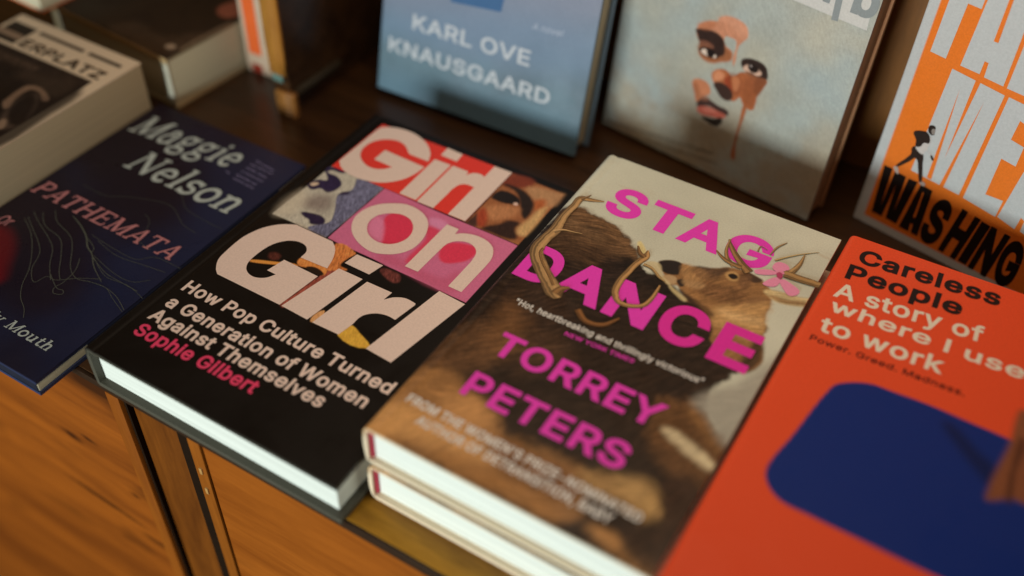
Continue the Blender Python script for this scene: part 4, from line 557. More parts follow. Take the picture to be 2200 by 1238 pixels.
def art_mat(name, rough=0.45, spec=0.14):
    m, nt, b = nodes_of(name)
    a = N(nt, 'ShaderNodeAttribute')
    a.attribute_name = 'print'
    mix_value_noise(nt, a.outputs['Color'], b.inputs['Base Color'], 1100.0, 0.09)
    tc = N(nt, 'ShaderNodeTexCoord')
    sm = N(nt, 'ShaderNodeTexNoise', Scale=26.0, Detail=6.0, Roughness=0.7, Distortion=0.8)
    nt.links.new(tc.outputs['Object'], sm.inputs['Vector'])
    rr = N(nt, 'ShaderNodeMapRange')
    rr.inputs['From Min'].default_value = 0.35
    rr.inputs['From Max'].default_value = 0.65
    rr.inputs['To Min'].default_value = rough - 0.13
    rr.inputs['To Max'].default_value = rough + 0.13
    nt.links.new(sm.outputs['Fac'], rr.inputs['Value'])
    nt.links.new(rr.outputs[0], b.inputs['Roughness'])
    b.inputs['Specular IOR Level'].default_value = spec
    paper_bump(nt, b)
    return m


def page_mat(name, col, line=0.22):
    m, nt, b = nodes_of(name)
    r = N(nt, 'ShaderNodeRGB')
    r.outputs[0].default_value = col + (1,)
    mix_value_noise(nt, r.outputs[0], b.inputs['Base Color'], 45.0, line, stretch=(0.12, 0.12, 24.0))
    b.inputs['Roughness'].default_value = 0.85
    b.inputs['Specular IOR Level'].default_value = 0.1
    return m


def plain_mat(name, col, rough=0.6, spec=0.3, amount=0.12, scale=120.0):
    m, nt, b = nodes_of(name)
    r = N(nt, 'ShaderNodeRGB')
    r.outputs[0].default_value = tuple(col) + (1,)
    mix_value_noise(nt, r.outputs[0], b.inputs['Base Color'], scale, amount)
    b.inputs['Roughness'].default_value = rough
    b.inputs['Specular IOR Level'].default_value = spec
    return m


def wood_mat(name, dark, light, rough=0.35, spec=0.4, axis='x', scale=9.0, knots=0.0, coat=0.0, marks=()):
    m, nt, b = nodes_of(name)
    tc = N(nt, 'ShaderNodeTexCoord')
    mp = N(nt, 'ShaderNodeMapping')
    s = {'x': (1.0, 9.0, 9.0), 'z': (9.0, 9.0, 1.0), 'y': (9.0, 1.0, 9.0)}[axis]
    mp.inputs['Scale'].default_value = s
    nt.links.new(tc.outputs['Object'], mp.inputs[0])
    n1 = N(nt, 'ShaderNodeTexNoise', Scale=scale, Detail=6.0, Roughness=0.62, Distortion=0.6)
    nt.links.new(mp.outputs[0], n1.inputs['Vector'])
    n2 = N(nt, 'ShaderNodeTexNoise', Scale=scale * 9, Detail=4.0, Roughness=0.7)
    nt.links.new(mp.outputs[0], n2.inputs['Vector'])
    add = N(nt, 'ShaderNodeMath', operation='MULTIPLY_ADD')
    add.inputs[1].default_value = 0.3
    nt.links.new(n2.outputs['Fac'], add.inputs[0])
    nt.links.new(n1.outputs['Fac'], add.inputs[2])
    cr = N(nt, 'ShaderNodeValToRGB')
    cr.color_ramp.elements[0].position = 0.42
    cr.color_ramp.elements[0].color = tuple(dark) + (1,)
    cr.color_ramp.elements[1].position = 0.82
    cr.color_ramp.elements[1].color = tuple(light) + (1,)
    nt.links.new(add.outputs[0], cr.inputs[0])
    col = cr.outputs[0]
    if knots:
        mp2 = N(nt, 'ShaderNodeMapping')
        mp2.inputs['Scale'].default_value = (9.0, 30.0, 30.0) if axis == 'x' else (30.0, 30.0, 9.0)
        mp2.inputs['Rotation'].default_value = (0, 0.12, 0)
        nt.links.new(tc.outputs['Object'], mp2.inputs[0])
        vo = N(nt, 'ShaderNodeTexNoise', Scale=1.1, Detail=2.0, Roughness=0.5, Distortion=0.4)
        nt.links.new(mp2.outputs[0], vo.inputs['Vector'])
        rr = N(nt, 'ShaderNodeMapRange')
        rr.inputs['From Min'].default_value = 0.60
        rr.inputs['From Max'].default_value = 0.74
        rr.inputs['To Min'].default_value = 1.0
        rr.inputs['To Max'].default_value = 1.0 - knots
        nt.links.new(vo.outputs['Fac'], rr.inputs['Value'])
        mx = N(nt, 'ShaderNodeMix', data_type='RGBA', blend_type='MULTIPLY')
        mx.inputs['Factor'].default_value = 1.0
        nt.links.new(col, mx.inputs[6])
        nt.links.new(rr.outputs[0], mx.inputs[7])
        col = mx.outputs[2]
    for kx, kz, rx, rz, tilt, deep in marks:      # single knots: centre, half lengths (metres), tilt, darkness
        mk = N(nt, 'ShaderNodeMapping', vector_type='TEXTURE')
        mk.inputs['Location'].default_value = (kx, 0, kz)
        mk.inputs['Rotation'].default_value = (0, tilt, 0)
        mk.inputs['Scale'].default_value = (rx, 1000.0, rz)
        wv = N(nt, 'ShaderNodeTexNoise', Scale=70.0, Detail=3.0)
        nt.links.new(tc.outputs['Object'], wv.inputs['Vector'])
        nt.links.new(tc.outputs['Object'], mk.inputs[0])
        ln = N(nt, 'ShaderNodeVectorMath', operation='LENGTH')
        nt.links.new(mk.outputs[0], ln.inputs[0])
        sm = N(nt, 'ShaderNodeMath', operation='MULTIPLY_ADD')
        sm.inputs[1].default_value = 1.2
        nt.links.new(wv.outputs['Fac'], sm.inputs[0])
        nt.links.new(ln.outputs['Value'], sm.inputs[2])
        rk = N(nt, 'ShaderNodeMapRange', interpolation_type='SMOOTHSTEP')
        rk.inputs['From Min'].default_value = 0.75
        rk.inputs['From Max'].default_value = 1.7
        rk.inputs['To Min'].default_value = 1.0 - deep
        rk.inputs['To Max'].default_value = 1.0
        nt.links.new(sm.outputs[0], rk.inputs['Value'])
        mx = N(nt, 'ShaderNodeMix', data_type='RGBA', blend_type='MULTIPLY')
        mx.inputs['Factor'].default_value = 1.0
        nt.links.new(col, mx.inputs[6])
        nt.links.new(rk.outputs[0], mx.inputs[7])
        col = mx.outputs[2]
    nt.links.new(col, b.inputs['Base Color'])
    b.inputs['Roughness'].default_value = rough
    b.inputs['Specular IOR Level'].default_value = spec
    b.inputs['Coat Weight'].default_value = coat
    b.inputs['Coat Roughness'].default_value = 0.25
    bp = N(nt, 'ShaderNodeBump', Strength=0.25, Distance=0.0006)
    nt.links.new(add.outputs[0], bp.inputs['Height'])
    nt.links.new(bp.outputs[0], b.inputs['Normal'])
    return m


# ------------------------------------------------------------------ object helpers
def link(name, me, parent=None):
    o = bpy.data.objects.new(name, me)
    SC.collection.objects.link(o)
    if parent:
        o.parent = parent
    return o


def tag(o, label, cat, group=None):
    o['label'] = label
    o['category'] = cat
    if group:
        o['group'] = group
    return o


def thing(name, label, cat, fr=None, T=0.0, group=None):
    o = bpy.data.objects.new(name, None)
    o.empty_display_size = 0.02
    SC.collection.objects.link(o)
    if fr:
        p, x, y, n = [Vector(v) for v in fr]
        b = (p - n * T) * MM
        o.matrix_world = Matrix([[x[i], y[i], n[i], b[i]] for i in range(3)] + [[0, 0, 0, 1]])
    return tag(o, label, cat, group)


def flat_frame(x, y, z, deg=0.0):
    t = math.radians(deg)
    return [[x, y, z], [math.cos(t), math.sin(t), 0], [-math.sin(t), math.cos(t), 0], [0, 0, 1]]


def mesh_quads(name, V, Q, mat=None, smooth=0.0):
    me = bpy.data.meshes.new(name)
    V = np.asarray(V, np.float32)
    Q = np.asarray(Q, np.int32)
    me.vertices.add(len(V))
    me.vertices.foreach_set('co', (V * MM).ravel())
    me.loops.add(Q.size)
    me.loops.foreach_set('vertex_index', Q.ravel())
    me.polygons.add(len(Q))
    me.polygons.foreach_set('loop_start', np.arange(0, Q.size, 4, dtype=np.int32))
    me.polygons.foreach_set('loop_total', np.full(len(Q), 4, np.int32))
    me.update(calc_edges=True)
    if smooth:
        me.shade_smooth()
        me.set_sharp_from_angle(angle=math.radians(smooth))
    if mat:
        me.materials.append(mat)
    return me


def box_mesh(name, lo, hi, mat, bevel=0.0, seg=2):
    bm = bmesh.new()
    bmesh.ops.create_cube(bm, size=1.0)
    for v in bm.verts:
        for i in range(3):
            v.co[i] = (lo[i] + (v.co[i] + 0.5) * (hi[i] - lo[i])) * MM
    if bevel:
        bmesh.ops.bevel(bm, geom=list(bm.edges), offset=bevel * MM, segments=seg, affect='EDGES', profile=0.6)
    me = bpy.data.meshes.new(name)
    bm.to_mesh(me)
    bm.free()
    if bevel:
        me.shade_smooth()
        me.set_sharp_from_angle(angle=math.radians(40))
    me.materials.append(mat)
    return me


# ------------------------------------------------------------------ outlines, letters
def smooth_path(P, seg=7, closed=True):
    """closed outline through the points; a third value marks a corner"""
    pts = [np.array(a[:2], float) for a in P]
    cor = [len(a) > 2 for a in P]
    n = len(pts)
    out = []
    for i in range(n):
        j = (i + 1) % n
        a, b = pts[i], pts[j]
        L = np.hypot(*(b - a))
        out.append(a)
        if (cor[i] and cor[j]) or L < 1e-6:
            continue

        def tang(k):
            if cor[k]:
                return (b - a)
            d = pts[(k + 1) % n] - pts[k - 1]
            return d / max(np.hypot(*d), 1e-6) * L
        m0, m1 = tang(i), tang(j)
        for t in np.linspace(0, 1, seg + 1)[1:-1]:
            t2, t3 = t * t, t * t * t
            out.append((2 * t3 - 3 * t2 + 1) * a + (t3 - 2 * t2 + t) * m0 + (-2 * t3 + 3 * t2) * b + (t3 - t2) * m1)
    return np.array(out)


def open_spline(P, seg=6):
    P = np.array(P, float)
    n = len(P)
    out = []
    for i in range(n - 1):
        p0, p1, p2, p3 = P[max(i - 1, 0)], P[i], P[i + 1], P[min(i + 2, n - 1)]
        for t in np.linspace(0, 1, seg + 1)[:-1]:
            out.append(0.5 * (2 * p1 + (p2 - p0) * t + (2 * p0 - 5 * p1 + 4 * p2 - p3) * t * t + (3 * p1 - p0 - 3 * p2 + p3) * t ** 3))
    out.append(P[-1])
    return np.array(out)


def ribbon(P, w):
    """polygon strip around a centre line -> verts, quads"""
    P = np.asarray(P, float)
    w = np.broadcast_to(np.asarray(w, float), (len(P),))
    d = np.gradient(P, axis=0)
    d /= np.maximum(np.hypot(d[:, 0], d[:, 1]), 1e-9)[:, None]
    nr = np.stack([-d[:, 1], d[:, 0]], 1)
    V = np.concatenate([P + nr * w[:, None] / 2, P - nr * w[:, None] / 2])
    n = len(P)
    F = [(i, n + i, n + i + 1, i + 1) for i in range(n - 1)]
    return V, F


def embolden(P, off):
    P = np.asarray(P, float)
    a = np.roll(P, 1, 0)
    b = np.roll(P, -1, 0)
    d0 = P - a
    d1 = b - P
    d0 /= np.maximum(np.hypot(*d0.T), 1e-9)[:, None]
    d1 /= np.maximum(np.hypot(*d1.T), 1e-9)[:, None]
    n0 = np.stack([-d0[:, 1], d0[:, 0]], 1)
    n1 = np.stack([-d1[:, 1], d1[:, 0]], 1)
    m = n0 + n1
    k = np.maximum((m * m).sum(1), 0.6)
    return P + m * (2.0 / k)[:, None] * off


def area2(P):
    return np.sum(P[:, 0] * np.roll(P[:, 1], -1) - np.roll(P[:, 0], -1) * P[:, 1])


def grot_glyph(ch, bold):
    """outlines of one letter, cap height 509 units"""
    adv, loops = GLYPHS.get(ch, GLYPHS[' '])
    L = [np.array(l, float).reshape(-1, 2) for l in loops]
    if not L:
        return adv, []
    big = max(L, key=lambda q: abs(area2(q)))
    sgn = np.sign(area2(big))
    L = [embolden(l, -bold * sgn) for l in L]
    k = 509.0 / (509.0 + 2 * bold)
    for l in L:
        l[:, 1] = (l[:, 1] + bold) * k
    return adv + 2 * bold * 0.75, L


def arc(cx, cy, rx, ry, a0, a1, n=14):
    t = np.radians(np.linspace(a0, a1, n))
    return [(cx + rx * math.cos(q), cy + ry * math.sin(q)) for q in t]


TK, TN_, SF = 84, 52, 42


def bar(x0, y0, x1, y1, w):
    return ([(x0, y0), (x1, y1)], w)


def ser(x, y, h=88):
    return ([(x - h, y), (x + h, y)], SF)


def stem(x, top, w=TK, st=True, sb=True, h=88):
    r = [bar(x, 0, x, top, w)]
    if sb:
        r.append(ser(x, SF / 2, h))
    if st:
        r.append(([(x - h, top - SF / 2), (x + w / 2, top - SF / 2)], SF))
    return r


SERIF = {   # slab serif letters as pen strokes, cap height 509, x height 365
    'M': (690, [bar(110, 0, 110, 509, TN_), bar(110, 509, 330, 20, TK), bar(330, 20, 560, 509, TN_), bar(570, 0, 570, 509, TK), ser(110, 23), ser(570, 23), ([(30, 486), (140, 486)], SF), ([(550, 486), (650, 486)], SF)]),
    'N': (600, [bar(110, 0, 110, 509, TN_), bar(110, 500, 480, 10, TK), bar(480, 0, 480, 509, TN_), ser(110, 23), ([(30, 486), (140, 486)], SF), ([(400, 486), (560, 486)], SF)]),
    'a': (400, [(arc(175, 130, 120, 125, 70, 380, 18), 66), bar(295, 30, 295, 260, TK), (arc(190, 245, 105, 110, 0, 150), 66), ([(290, 23), (380, 23)], SF)]),
    'g': (420, [(arc(190, 255, 115, 100, 0, 360, 22), 66), (arc(200, -60, 150, 85, 0, 360, 24), 62), ([(120, 160), (100, 90), (150, 45), (290, 30)], 60), ([(280, 320), (340, 345), (375, 340)], 60)]),
    'i': (230, stem(110, 365) + [(arc(110, 465, 22, 22, 0, 360, 12), 44)]),
    'e': (390, [(arc(195, 182, 140, 165, 0, 315, 22), 74), ([(70, 190), (335, 190)], 50)]),
    'l': (230, stem(110, 545)),
    's': (350, [(arc(170, 268, 105, 78, 25, 270, 14), 70), (arc(175, 100, 118, 84, 90, -160, 14), 70), ([(285, 365), (285, 260)], 40), ([(48, 110), (48, 0)], 40)]),
    'o': (420, [(arc(205, 182, 150, 165, 0, 360, 26), 80)]),
    'n': (480, stem(110, 365) + [([(120, 250), (190, 330), (270, 338), (330, 290), (345, 200), (345, 0)], 80), ser(345, 23)]),
    'm': (690, stem(110, 365) + [([(120, 250), (190, 330), (270, 338), (330, 290), (345, 200), (345, 0)], 80), ser(345, 23), ([(360, 250), (420, 330), (500, 338), (560, 290), (575, 200), (575, 0)], 80), ser(575, 23)]),
    'u': (480, [([(110, 365), (110, 150), (130, 60), (190, 25), (270, 45), (340, 120)], 80), bar(345, 0, 345, 365, TK), ([(20, 342), (150, 342)], SF), ([(260, 342), (390, 342)], SF), ([(345, 23), (440, 23)], SF)]),
    't': (300, [([(130, 480), (130, 110), (160, 40), (230, 30), (280, 60)], 80), ([(30, 342), (260, 342)], SF)]),
    'h': (480, stem(110, 545) + [([(120, 250), (190, 330), (270, 338), (330, 290), (345, 200), (345, 0)], 80), ser(345, 23)]),
    'y': (440, [bar(90, 365, 230, 10, TK), ([(370, 365), (230, 0), (170, -110), (100, -130)], 62), ([(10, 342), (180, 342)], SF), ([(290, 342), (440, 342)], SF)]),
    'r': (340, stem(110, 365) + [([(120, 230), (180, 320), (250, 345), (310, 320)], 74)]),
    'O': (600, [(arc(300, 255, 230, 240, 0, 360, 30), 84)]),
    'P': (490, [bar(110, 0, 110, 509, TK), ser(110, 23), ([(22, 486), (260, 486)], SF), ([(110, 482), (260, 482), (370, 450), (405, 365), (370, 285), (260, 245), (110, 245)], 62)]),
    'A': (560, [bar(80, 0, 285, 500, TN_), bar(285, 500, 470, 0, TK), ([(150, 165), (410, 165)], 50), ser(80, 23, 80), ser(470, 23, 85)]),
    'T': (520, [bar(250, 0, 250, 509, TK), ser(250, 23, 95), ([(40, 482), (460, 482)], 54), bar(45, 380, 45, 500, 44), bar(455, 380, 455, 500, 44)]),
    'H': (610, [bar(110, 0, 110, 509, TK), bar(480, 0, 480, 509, TK), ([(110, 258), (480, 258)], 52), ser(110, 23), ser(480, 23), ser(110, 486), ser(480, 486)]),
    'E': (510, [bar(110, 0, 110, 509, TK), ([(22, 486), (430, 486)], 50), ([(22, 23), (440, 23)], 50), ([(110, 262), (350, 262)], 46), bar(425, 390, 425, 500, 42), bar(440, 10, 440, 130, 42), bar(345, 200, 345, 320, 38)]),
}


class Ink:
    """collects flat printed shapes of one lettering part"""

    def __init__(self):
        self.v, self.f, self.m, self.mats = [], [], [], []

    def slot(self, mat):
        if mat not in self.mats:
            self.mats.append(mat)
        return self.mats.index(mat)

    def add(self, V, F, z, mat):
        b = len(self.v)
        s = self.slot(mat)
        self.v += [(x, y, z) for x, y in V]
        for f in F:
            f = [b + i for i in f]
            a = 0.0
            for i in range(len(f)):
                p, q = self.v[f[i]], self.v[f[(i + 1) % len(f)]]
                a += p[0] * q[1] - q[0] * p[1]
            if a < 0:
                f.reverse()
            self.f.append(f)
            self.m.append(s)

    def poly(self, loops, z, mat, odd=False):
        vs, es = [], []
        for l in loops:
            b = len(vs)
            vs += [Vector((p[0], p[1])) for p in l]
            es += [(b + i, b + (i + 1) % len(l)) for i in range(len(l))]
        v2, _, f2 = delaunay_2d_cdt(vs, es, [], 0, 1e-4)[:3]
        V = np.array([(p.x, p.y) for p in v2])
        F = np.array(f2)
        c = V[F].mean(1)
        wn = np.zeros(len(c), int)
        for l in loops:
            l = np.asarray(l)
            for (ax, ay), (bx, by) in zip(l, np.roll(l, -1, 0)):
                side = (bx - ax) * (c[:, 1] - ay) - (by - ay) * (c[:, 0] - ax)
                wn += ((ay <= c[:, 1]) & (by > c[:, 1]) & (side > 0)).astype(int)
                wn -= ((ay > c[:, 1]) & (by <= c[:, 1]) & (side < 0)).astype(int)
        keep = (wn % 2 == 1) if odd else (wn != 0)
        self.add([tuple(p) for p in V], [tuple(f) for f in F[keep]], z, mat)

    def build(self, name, parent):
        me = bpy.data.meshes.new(name)
        me.from_pydata([(x * MM, y * MM, z * MM) for x, y, z in self.v], [], self.f)
        for m in self.mats:
            me.materials.append(m)
        me.polygons.foreach_set('material_index', self.m)
        me.update()
        return link(name, me, parent)


LAYER = 0.11


def set_text(ink_, txt, x0, y0, width, cap, ang, shear, bold, z, mat, font):
    if font == 's':
        adv = [SERIF.get(c, (260, []))[0] for c in txt]
    else:
        adv = [grot_glyph(c, bold)[0] for c in txt]
    tr = 10 if font == 's' else -6 if bold > 20 else 4
    # ink extent: from the left bearing of the first glyph to the right bearing of the last
    ext = []
    x = 0.0
    G = []
    for c, a in zip(txt, adv):
        if font == 's':
            st = SERIF.get(c, (260, []))[1]
            pol = [ribbon(open_spline(s[0], 5) if len(s[0]) > 2 and len(s[0]) < 12 else s[0], s[1]) for s in st]
            G.append((x, pol))
            ext += [x + p[0][:, 0].min() for p in pol] + [x + p[0][:, 0].max() for p in pol]
        else:
            g = grot_glyph(c, bold)[1]
            G.append((x, g))
            ext += [x + o[:, 0].min() for o in g] + [x + o[:, 0].max() for o in g]
        x += a + tr
    e0, e1 = min(ext), max(ext)
    sx = width / (e1 - e0)
    sy = cap / 509.0
    ca, sa = math.cos(ang), math.sin(ang)

    def put(P, xo):
        X = (P[:, 0] + xo - e0) * sx + P[:, 1] * sy * shear
        Y = P[:, 1] * sy
        return np.stack([x0 + X * ca - Y * sa, y0 + X * sa + Y * ca], 1)
    for xo, g in G:
        if font == 's':
            for k, (V, F) in enumerate(g):
                ink_.add(put(V, xo), F, z + 0.012 * k, mat)
        else:
            if g:
                ink_.poly([put(o, xo) for o in g], z, mat)


def print_on(key, parent, T, e, rough=0.5):
    """lettering and flat printed shapes of one cover"""
    A = ART[key]
    parts = {}
    for k, p in enumerate(A['polys']):
        part, P, col, layer = p[:4]
        if part in ('printed_runner', 'printed_flower'):
            layer = layer + 0.09 * (k % 10)
        loops = [smooth_path(P)]
        if len(p) > 4:
            loops.append(smooth_path(p[4]))
        parts.setdefault((part, 'p'), Ink()).poly(loops, T + LAYER * layer, ink_mat(col, e, rough), True)
    for part, txt, x0, y0, w, h, ang, sh, bold, col, layer, font in A['text']:
        set_text(parts.setdefault((part, int(y0 // 20)) if len(txt) == 1 else (part, y0), Ink()), txt, x0, y0, w, h, ang, sh, bold, T + LAYER * layer, ink_mat(col, e, rough), font)
    for k, (part, P, col, layer) in enumerate(A['strokes']):
        S = open_spline(P, 6)
        I = parts.setdefault((part, 's'), Ink())
        z = T + LAYER * layer + 0.012 * k
        if part != 'printed_antler':
            V, F = ribbon(S[:, :2], S[:, 2])
            I.add(V, F, z, ink_mat(col, e, rough))
            continue
        # a drawn antler: dark outline stroke, body, then uneven pale streaks along it
        d = np.gradient(S[:, :2], axis=0)
        d /= np.maximum(np.hypot(d[:, 0], d[:, 1]), 1e-9)[:, None]
        nr = np.stack([-d[:, 1], d[:, 0]], 1)
        wob = fbm(np.arange(len(S)) * 1.7 + 40 * k, np.full(len(S), 3.0), 5.0, 3)
        for j, (off, ww, f) in enumerate(((0.0, 1.22, 0.62), (0.05, 0.98, 0.86), (0.12, 0.62, 1.0), (0.20, 0.22, 1.10), (-0.22, 0.16, 0.66))):
            P = S[:, :2] + nr * (S[:, 2] * (off + 0.25 * wob * (j > 0)))[:, None]
            V, F = ribbon(P, S[:, 2] * ww * (1 + 0.9 * wob * (j > 1)))
            I.add(V, F, z + 0.002 * j, ink_mat(tuple(min(255, int(c * f)) for c in col), e, rough))
    return [i.build(n[0], parent) for n, i in parts.items()]


# ------------------------------------------------------------------ painting a cover picture on a fine grid
_rs = np.random.RandomState(7)
_lat = _rs.rand(256, 256)


def vnoise(X, Y, s):
    x, y = X / s + 1000, Y / s + 1000
    xi, yi = np.floor(x).astype(int), np.floor(y).astype(int)
    fx, fy = x - xi, y - yi
    fx, fy = fx * fx * (3 - 2 * fx), fy * fy * (3 - 2 * fy)
    g = lambda a, b: _lat[a % 256, b % 256]
    return (g(xi, yi) * (1 - fx) + g(xi + 1, yi) * fx) * (1 - fy) + (g(xi, yi + 1) * (1 - fx) + g(xi + 1, yi + 1) * fx) * fy


def fbm(X, Y, s, o=4):
    r = 0.0
    a = 0.5
    for k in range(o):
        r = r + a * (vnoise(X + 17 * k, Y - 31 * k, s) - 0.5)
        s *= 0.5
        a *= 0.6
    return r


def inside_dist(px, py, P):
    """signed distance, positive inside"""
    d2 = np.full(px.shape, 1e9)
    ins = np.zeros(px.shape, bool)
    Q = np.roll(P, -1, 0)
    for (ax, ay), (bx, by) in zip(P, Q):
        ex, ey = bx - ax, by - ay
        t = np.clip(((px - ax) * ex + (py - ay) * ey) / max(ex * ex + ey * ey, 1e-9), 0, 1)
        d2 = np.minimum(d2, (px - ax - t * ex) ** 2 + (py - ay - t * ey) ** 2)
        c = (ay > py) != (by > py)
        if abs(by - ay) > 1e-9:
            ins ^= c & (px < (bx - ax) * (py - ay) / (by - ay) + ax)
    d = np.sqrt(d2)
    return np.where(ins, d, -d)


def hair_field(X, Y):
    """fine strands: noise smeared along a slowly turning direction"""
    th = 0.75 + 2.6 * fbm(X, Y, 34.0, 2)
    cx, sy = np.cos(th), np.sin(th)
    r = 0.0
    for k in range(-7, 8):
        r = r + vnoise(X + k * 0.42 * cx, Y + k * 0.42 * sy, 0.62)
    r = r / 15.0 - 0.5
    return r / max(r.std(), 1e-6)


def paint(C, X, Y, ops, e, hair=False):
    H = hair_field(X, Y) if hair else None
    for P, rgb, soft, op, noise, warp in ops:
        S = smooth_path(P, 4)
        m = soft * 2 + 2 + warp
        lo, hi = S.min(0) - m, S.max(0) + m
        w = (X > lo[0]) & (X < hi[0]) & (Y > lo[1]) & (Y < hi[1])
        if not w.any():
            continue
        x, y = X[w], Y[w]
        if warp:
            x2 = x + fbm(x, y, 4.0) * warp * 2
            y2 = y + fbm(x + 99, y + 57, 4.0) * warp * 2
        else:
            x2, y2 = x, y
        d = inside_dist(x2, y2, S)
        a = np.clip(d / (2 * soft) + 0.5, 0, 1)
        a = (a * a * (3 - 2 * a) * op)[:, None]
        if rgb is None:
            col = C[w]
        else:
            col = np.array(ink(rgb, e))[None, :]
        if noise:
            strands = H[w] * 0.30 if hair else 0.0
            col = col * np.exp(noise * 1.9 * (strands + (0.5 if hair else 1.1) * fbm(x * 1.7 + y * 0.9, y * 0.42 - x * 0.3, 1.3, 3) + 0.35 * fbm(x, y, 11.0, 3)))[:, None]
        C[w] = C[w] * (1 - a) + col * a


# ------------------------------------------------------------------ books
def cover_mesh(name, W, H, T, t, r, mat, base, art=None, e=E_FLAT, step=0.7, hinge=0.0, lift=0.0, warpy=0.0, spine=None, bulge=0.6):
    """one wrapped cover: front board, rounded spine, back board"""
    xs = np.arange(W, r, -step)
    prof = [(x, T) for x in xs]
    for a in np.linspace(0, 90, 9):
        q = math.radians(a)
        prof.append((r - r * math.sin(q), T - r + r * math.cos(q)))
    nf = len(prof)
    for z in np.linspace(T - r, r, 6)[1:-1]:
        prof.append((-bulge * math.sin(math.pi * (z - r) / max(T - 2 * r, 1e-3)), z))
    for a in np.linspace(0, 90, 7):
        q = math.radians(a)
        prof.append((r - r * math.cos(q), r - r * math.sin(q)))
    for x in np.linspace(r, W, 8)[1:]:
        prof.append((x, 0.0))
    prof = np.array(prof)
    n = len(prof)
    ys = np.linspace(0, H, int(H / step) + 1)
    m = len(ys)
    X = np.repeat(prof[:, 0], m).reshape(n, m)
    Z = np.repeat(prof[:, 1], m).reshape(n, m)
    Y = np.tile(ys, (n, 1))
    f = np.zeros((n, m), bool)
    f[:nf] = True
    if hinge:
        Z = Z - f * hinge * np.exp(-((X - 7.0) / 1.5) ** 2)
    if warpy:
        Z = Z + f * (X > r) * warpy * (np.exp(-Y / 5.0) * np.sin(X * 0.11 + 1.0) + 0.5 * fbm(X, Y, 60.0, 2))
    outer = np.stack([X, Y, Z], -1).reshape(-1, 3)
    inn = np.stack([np.maximum(prof[:, 0], t * 0.7), np.clip(prof[:, 1], t, T - t)], 1)
    inner = np.array([(x, y, z) for x, z in inn for y in (0.0, H)])
    o = lambda i, j: i * m + j
    I, J = np.meshgrid(np.arange(n - 1), np.arange(m - 1), indexing='ij')
    I, J = I.ravel(), J.ravel()
    Q = np.stack([o(I, J), o(I, J + 1), o(I + 1, J + 1), o(I + 1, J)], 1)
    b = n * m
    k = np.arange(n - 1)
    Qi = np.stack([b + 2 * k, b + 2 * (k + 1), b + 2 * (k + 1) + 1, b + 2 * k + 1], 1)
    Q0 = np.stack([o(k, 0), o(k + 1, 0), b + 2 * (k + 1), b + 2 * k], 1)
    Q1 = np.stack([o(k, m - 1), b + 2 * k + 1, b + 2 * (k + 1) + 1, o(k + 1, m - 1)], 1)
    Qe = np.array([[o(0, 0), b, b + 1, o(0, m - 1)], [o(n - 1, 0), o(n - 1, m - 1), b + 2 * (n - 1) + 1, b + 2 * (n - 1)]])
    me = mesh_quads(name, np.concatenate([outer, inner]), np.concatenate([Q, Qi, Q0, Q1, Qe]), mat, smooth=35)
    col = np.zeros((len(outer) + len(inner), 3))
    col[:] = np.array(ink(base if spine is None else spine, e))
    C = np.empty((nf * m, 3))
    C[:] = np.array(ink(base, e))
    if art is not None:
        art(C, X[:nf].ravel(), Y[:nf].ravel())
    col[:nf * m] = C
    at = me.color_attributes.new('print', 'FLOAT_COLOR', 'POINT')
    at.data.foreach_set('color', np.concatenate([np.clip(col, 0.003, 0.9), np.ones((len(col), 1))], 1).astype(np.float32).ravel())
    return me


PAGE_WHITE = page_mat('white_page_edges', (0.83, 0.85, 0.79), 0.18)
PAGE_CREAM = page_mat('cream_page_edges', (0.62, 0.53, 0.38), 0.16)
PAGE_GREY = page_mat('grey_page_edges', (0.54, 0.47, 0.33), 0.08)


def pages(root, W, H, T, t, mat, inset=3.0, x0=None, bevel=0.6):
    me = box_mesh('page_block', (t * 0.7 + 0.2 if x0 is None else x0, inset, t + 0.02), (W - inset, H - inset, T - t - 0.02), mat, bevel)
    return link('page_block', me, root)


# ------------------------------------------------------------------ the display cabinet
DARKWOOD = wood_mat('dark_varnished_wood', (0.018, 0.008, 0.004), (0.060, 0.026, 0.010), rough=0.30, spec=0.4, axis='x', scale=7.0)
SHELFWOOD = wood_mat('mustard_shelf_wood', (0.17, 0.070, 0.006), (0.54, 0.25, 0.024), rough=0.45, spec=0.2, axis='x', scale=7.0, knots=0.5)
PINE = wood_mat('orange_varnished_pine', (0.15, 0.034, 0.003), (0.36, 0.092, 0.008), rough=0.42, spec=0.25, axis='x', scale=3.0, knots=0.8,
                marks=((-0.058, 0.585, 0.012, 0.0045, 0.15, 0.85), (-0.038, 0.592, 0.009, 0.003, 0.1, 0.8), (-0.012, 0.555, 0.006, 0.003, 0.1, 0.7), (-0.05, 0.520, 0.05, 0.004, 0.08, 0.75), (0.0, 0.505, 0.04, 0.005, 0.05, 0.6)))
PINE_RIGHT = wood_mat('orange_varnished_board', (0.22, 0.052, 0.004), (0.38, 0.102, 0.010), rough=0.42, spec=0.25, axis='x', scale=5.0, knots=0.25)
STILE = wood_mat('brown_varnished_stile', (0.10, 0.026, 0.003), (0.24, 0.070, 0.008), rough=0.35, spec=0.35, axis='z', scale=6.0)
AMBER = wood_mat('raw_amber_wood', (0.26, 0.10, 0.015), (0.46, 0.20, 0.035), rough=0.6, spec=0.2, axis='z', scale=14.0)
GAP_SHADE = plain_mat('gap_shade', (0.016, 0.008, 0.004), 0.8, 0.05)  # near-black fill for the gaps, standing in for the shade inside them

cab = thing('display_cabinet', 'wooden display shelf and orange varnished cabinet front that all the books stand on', 'cabinet', flat_frame(0, 0, -700))


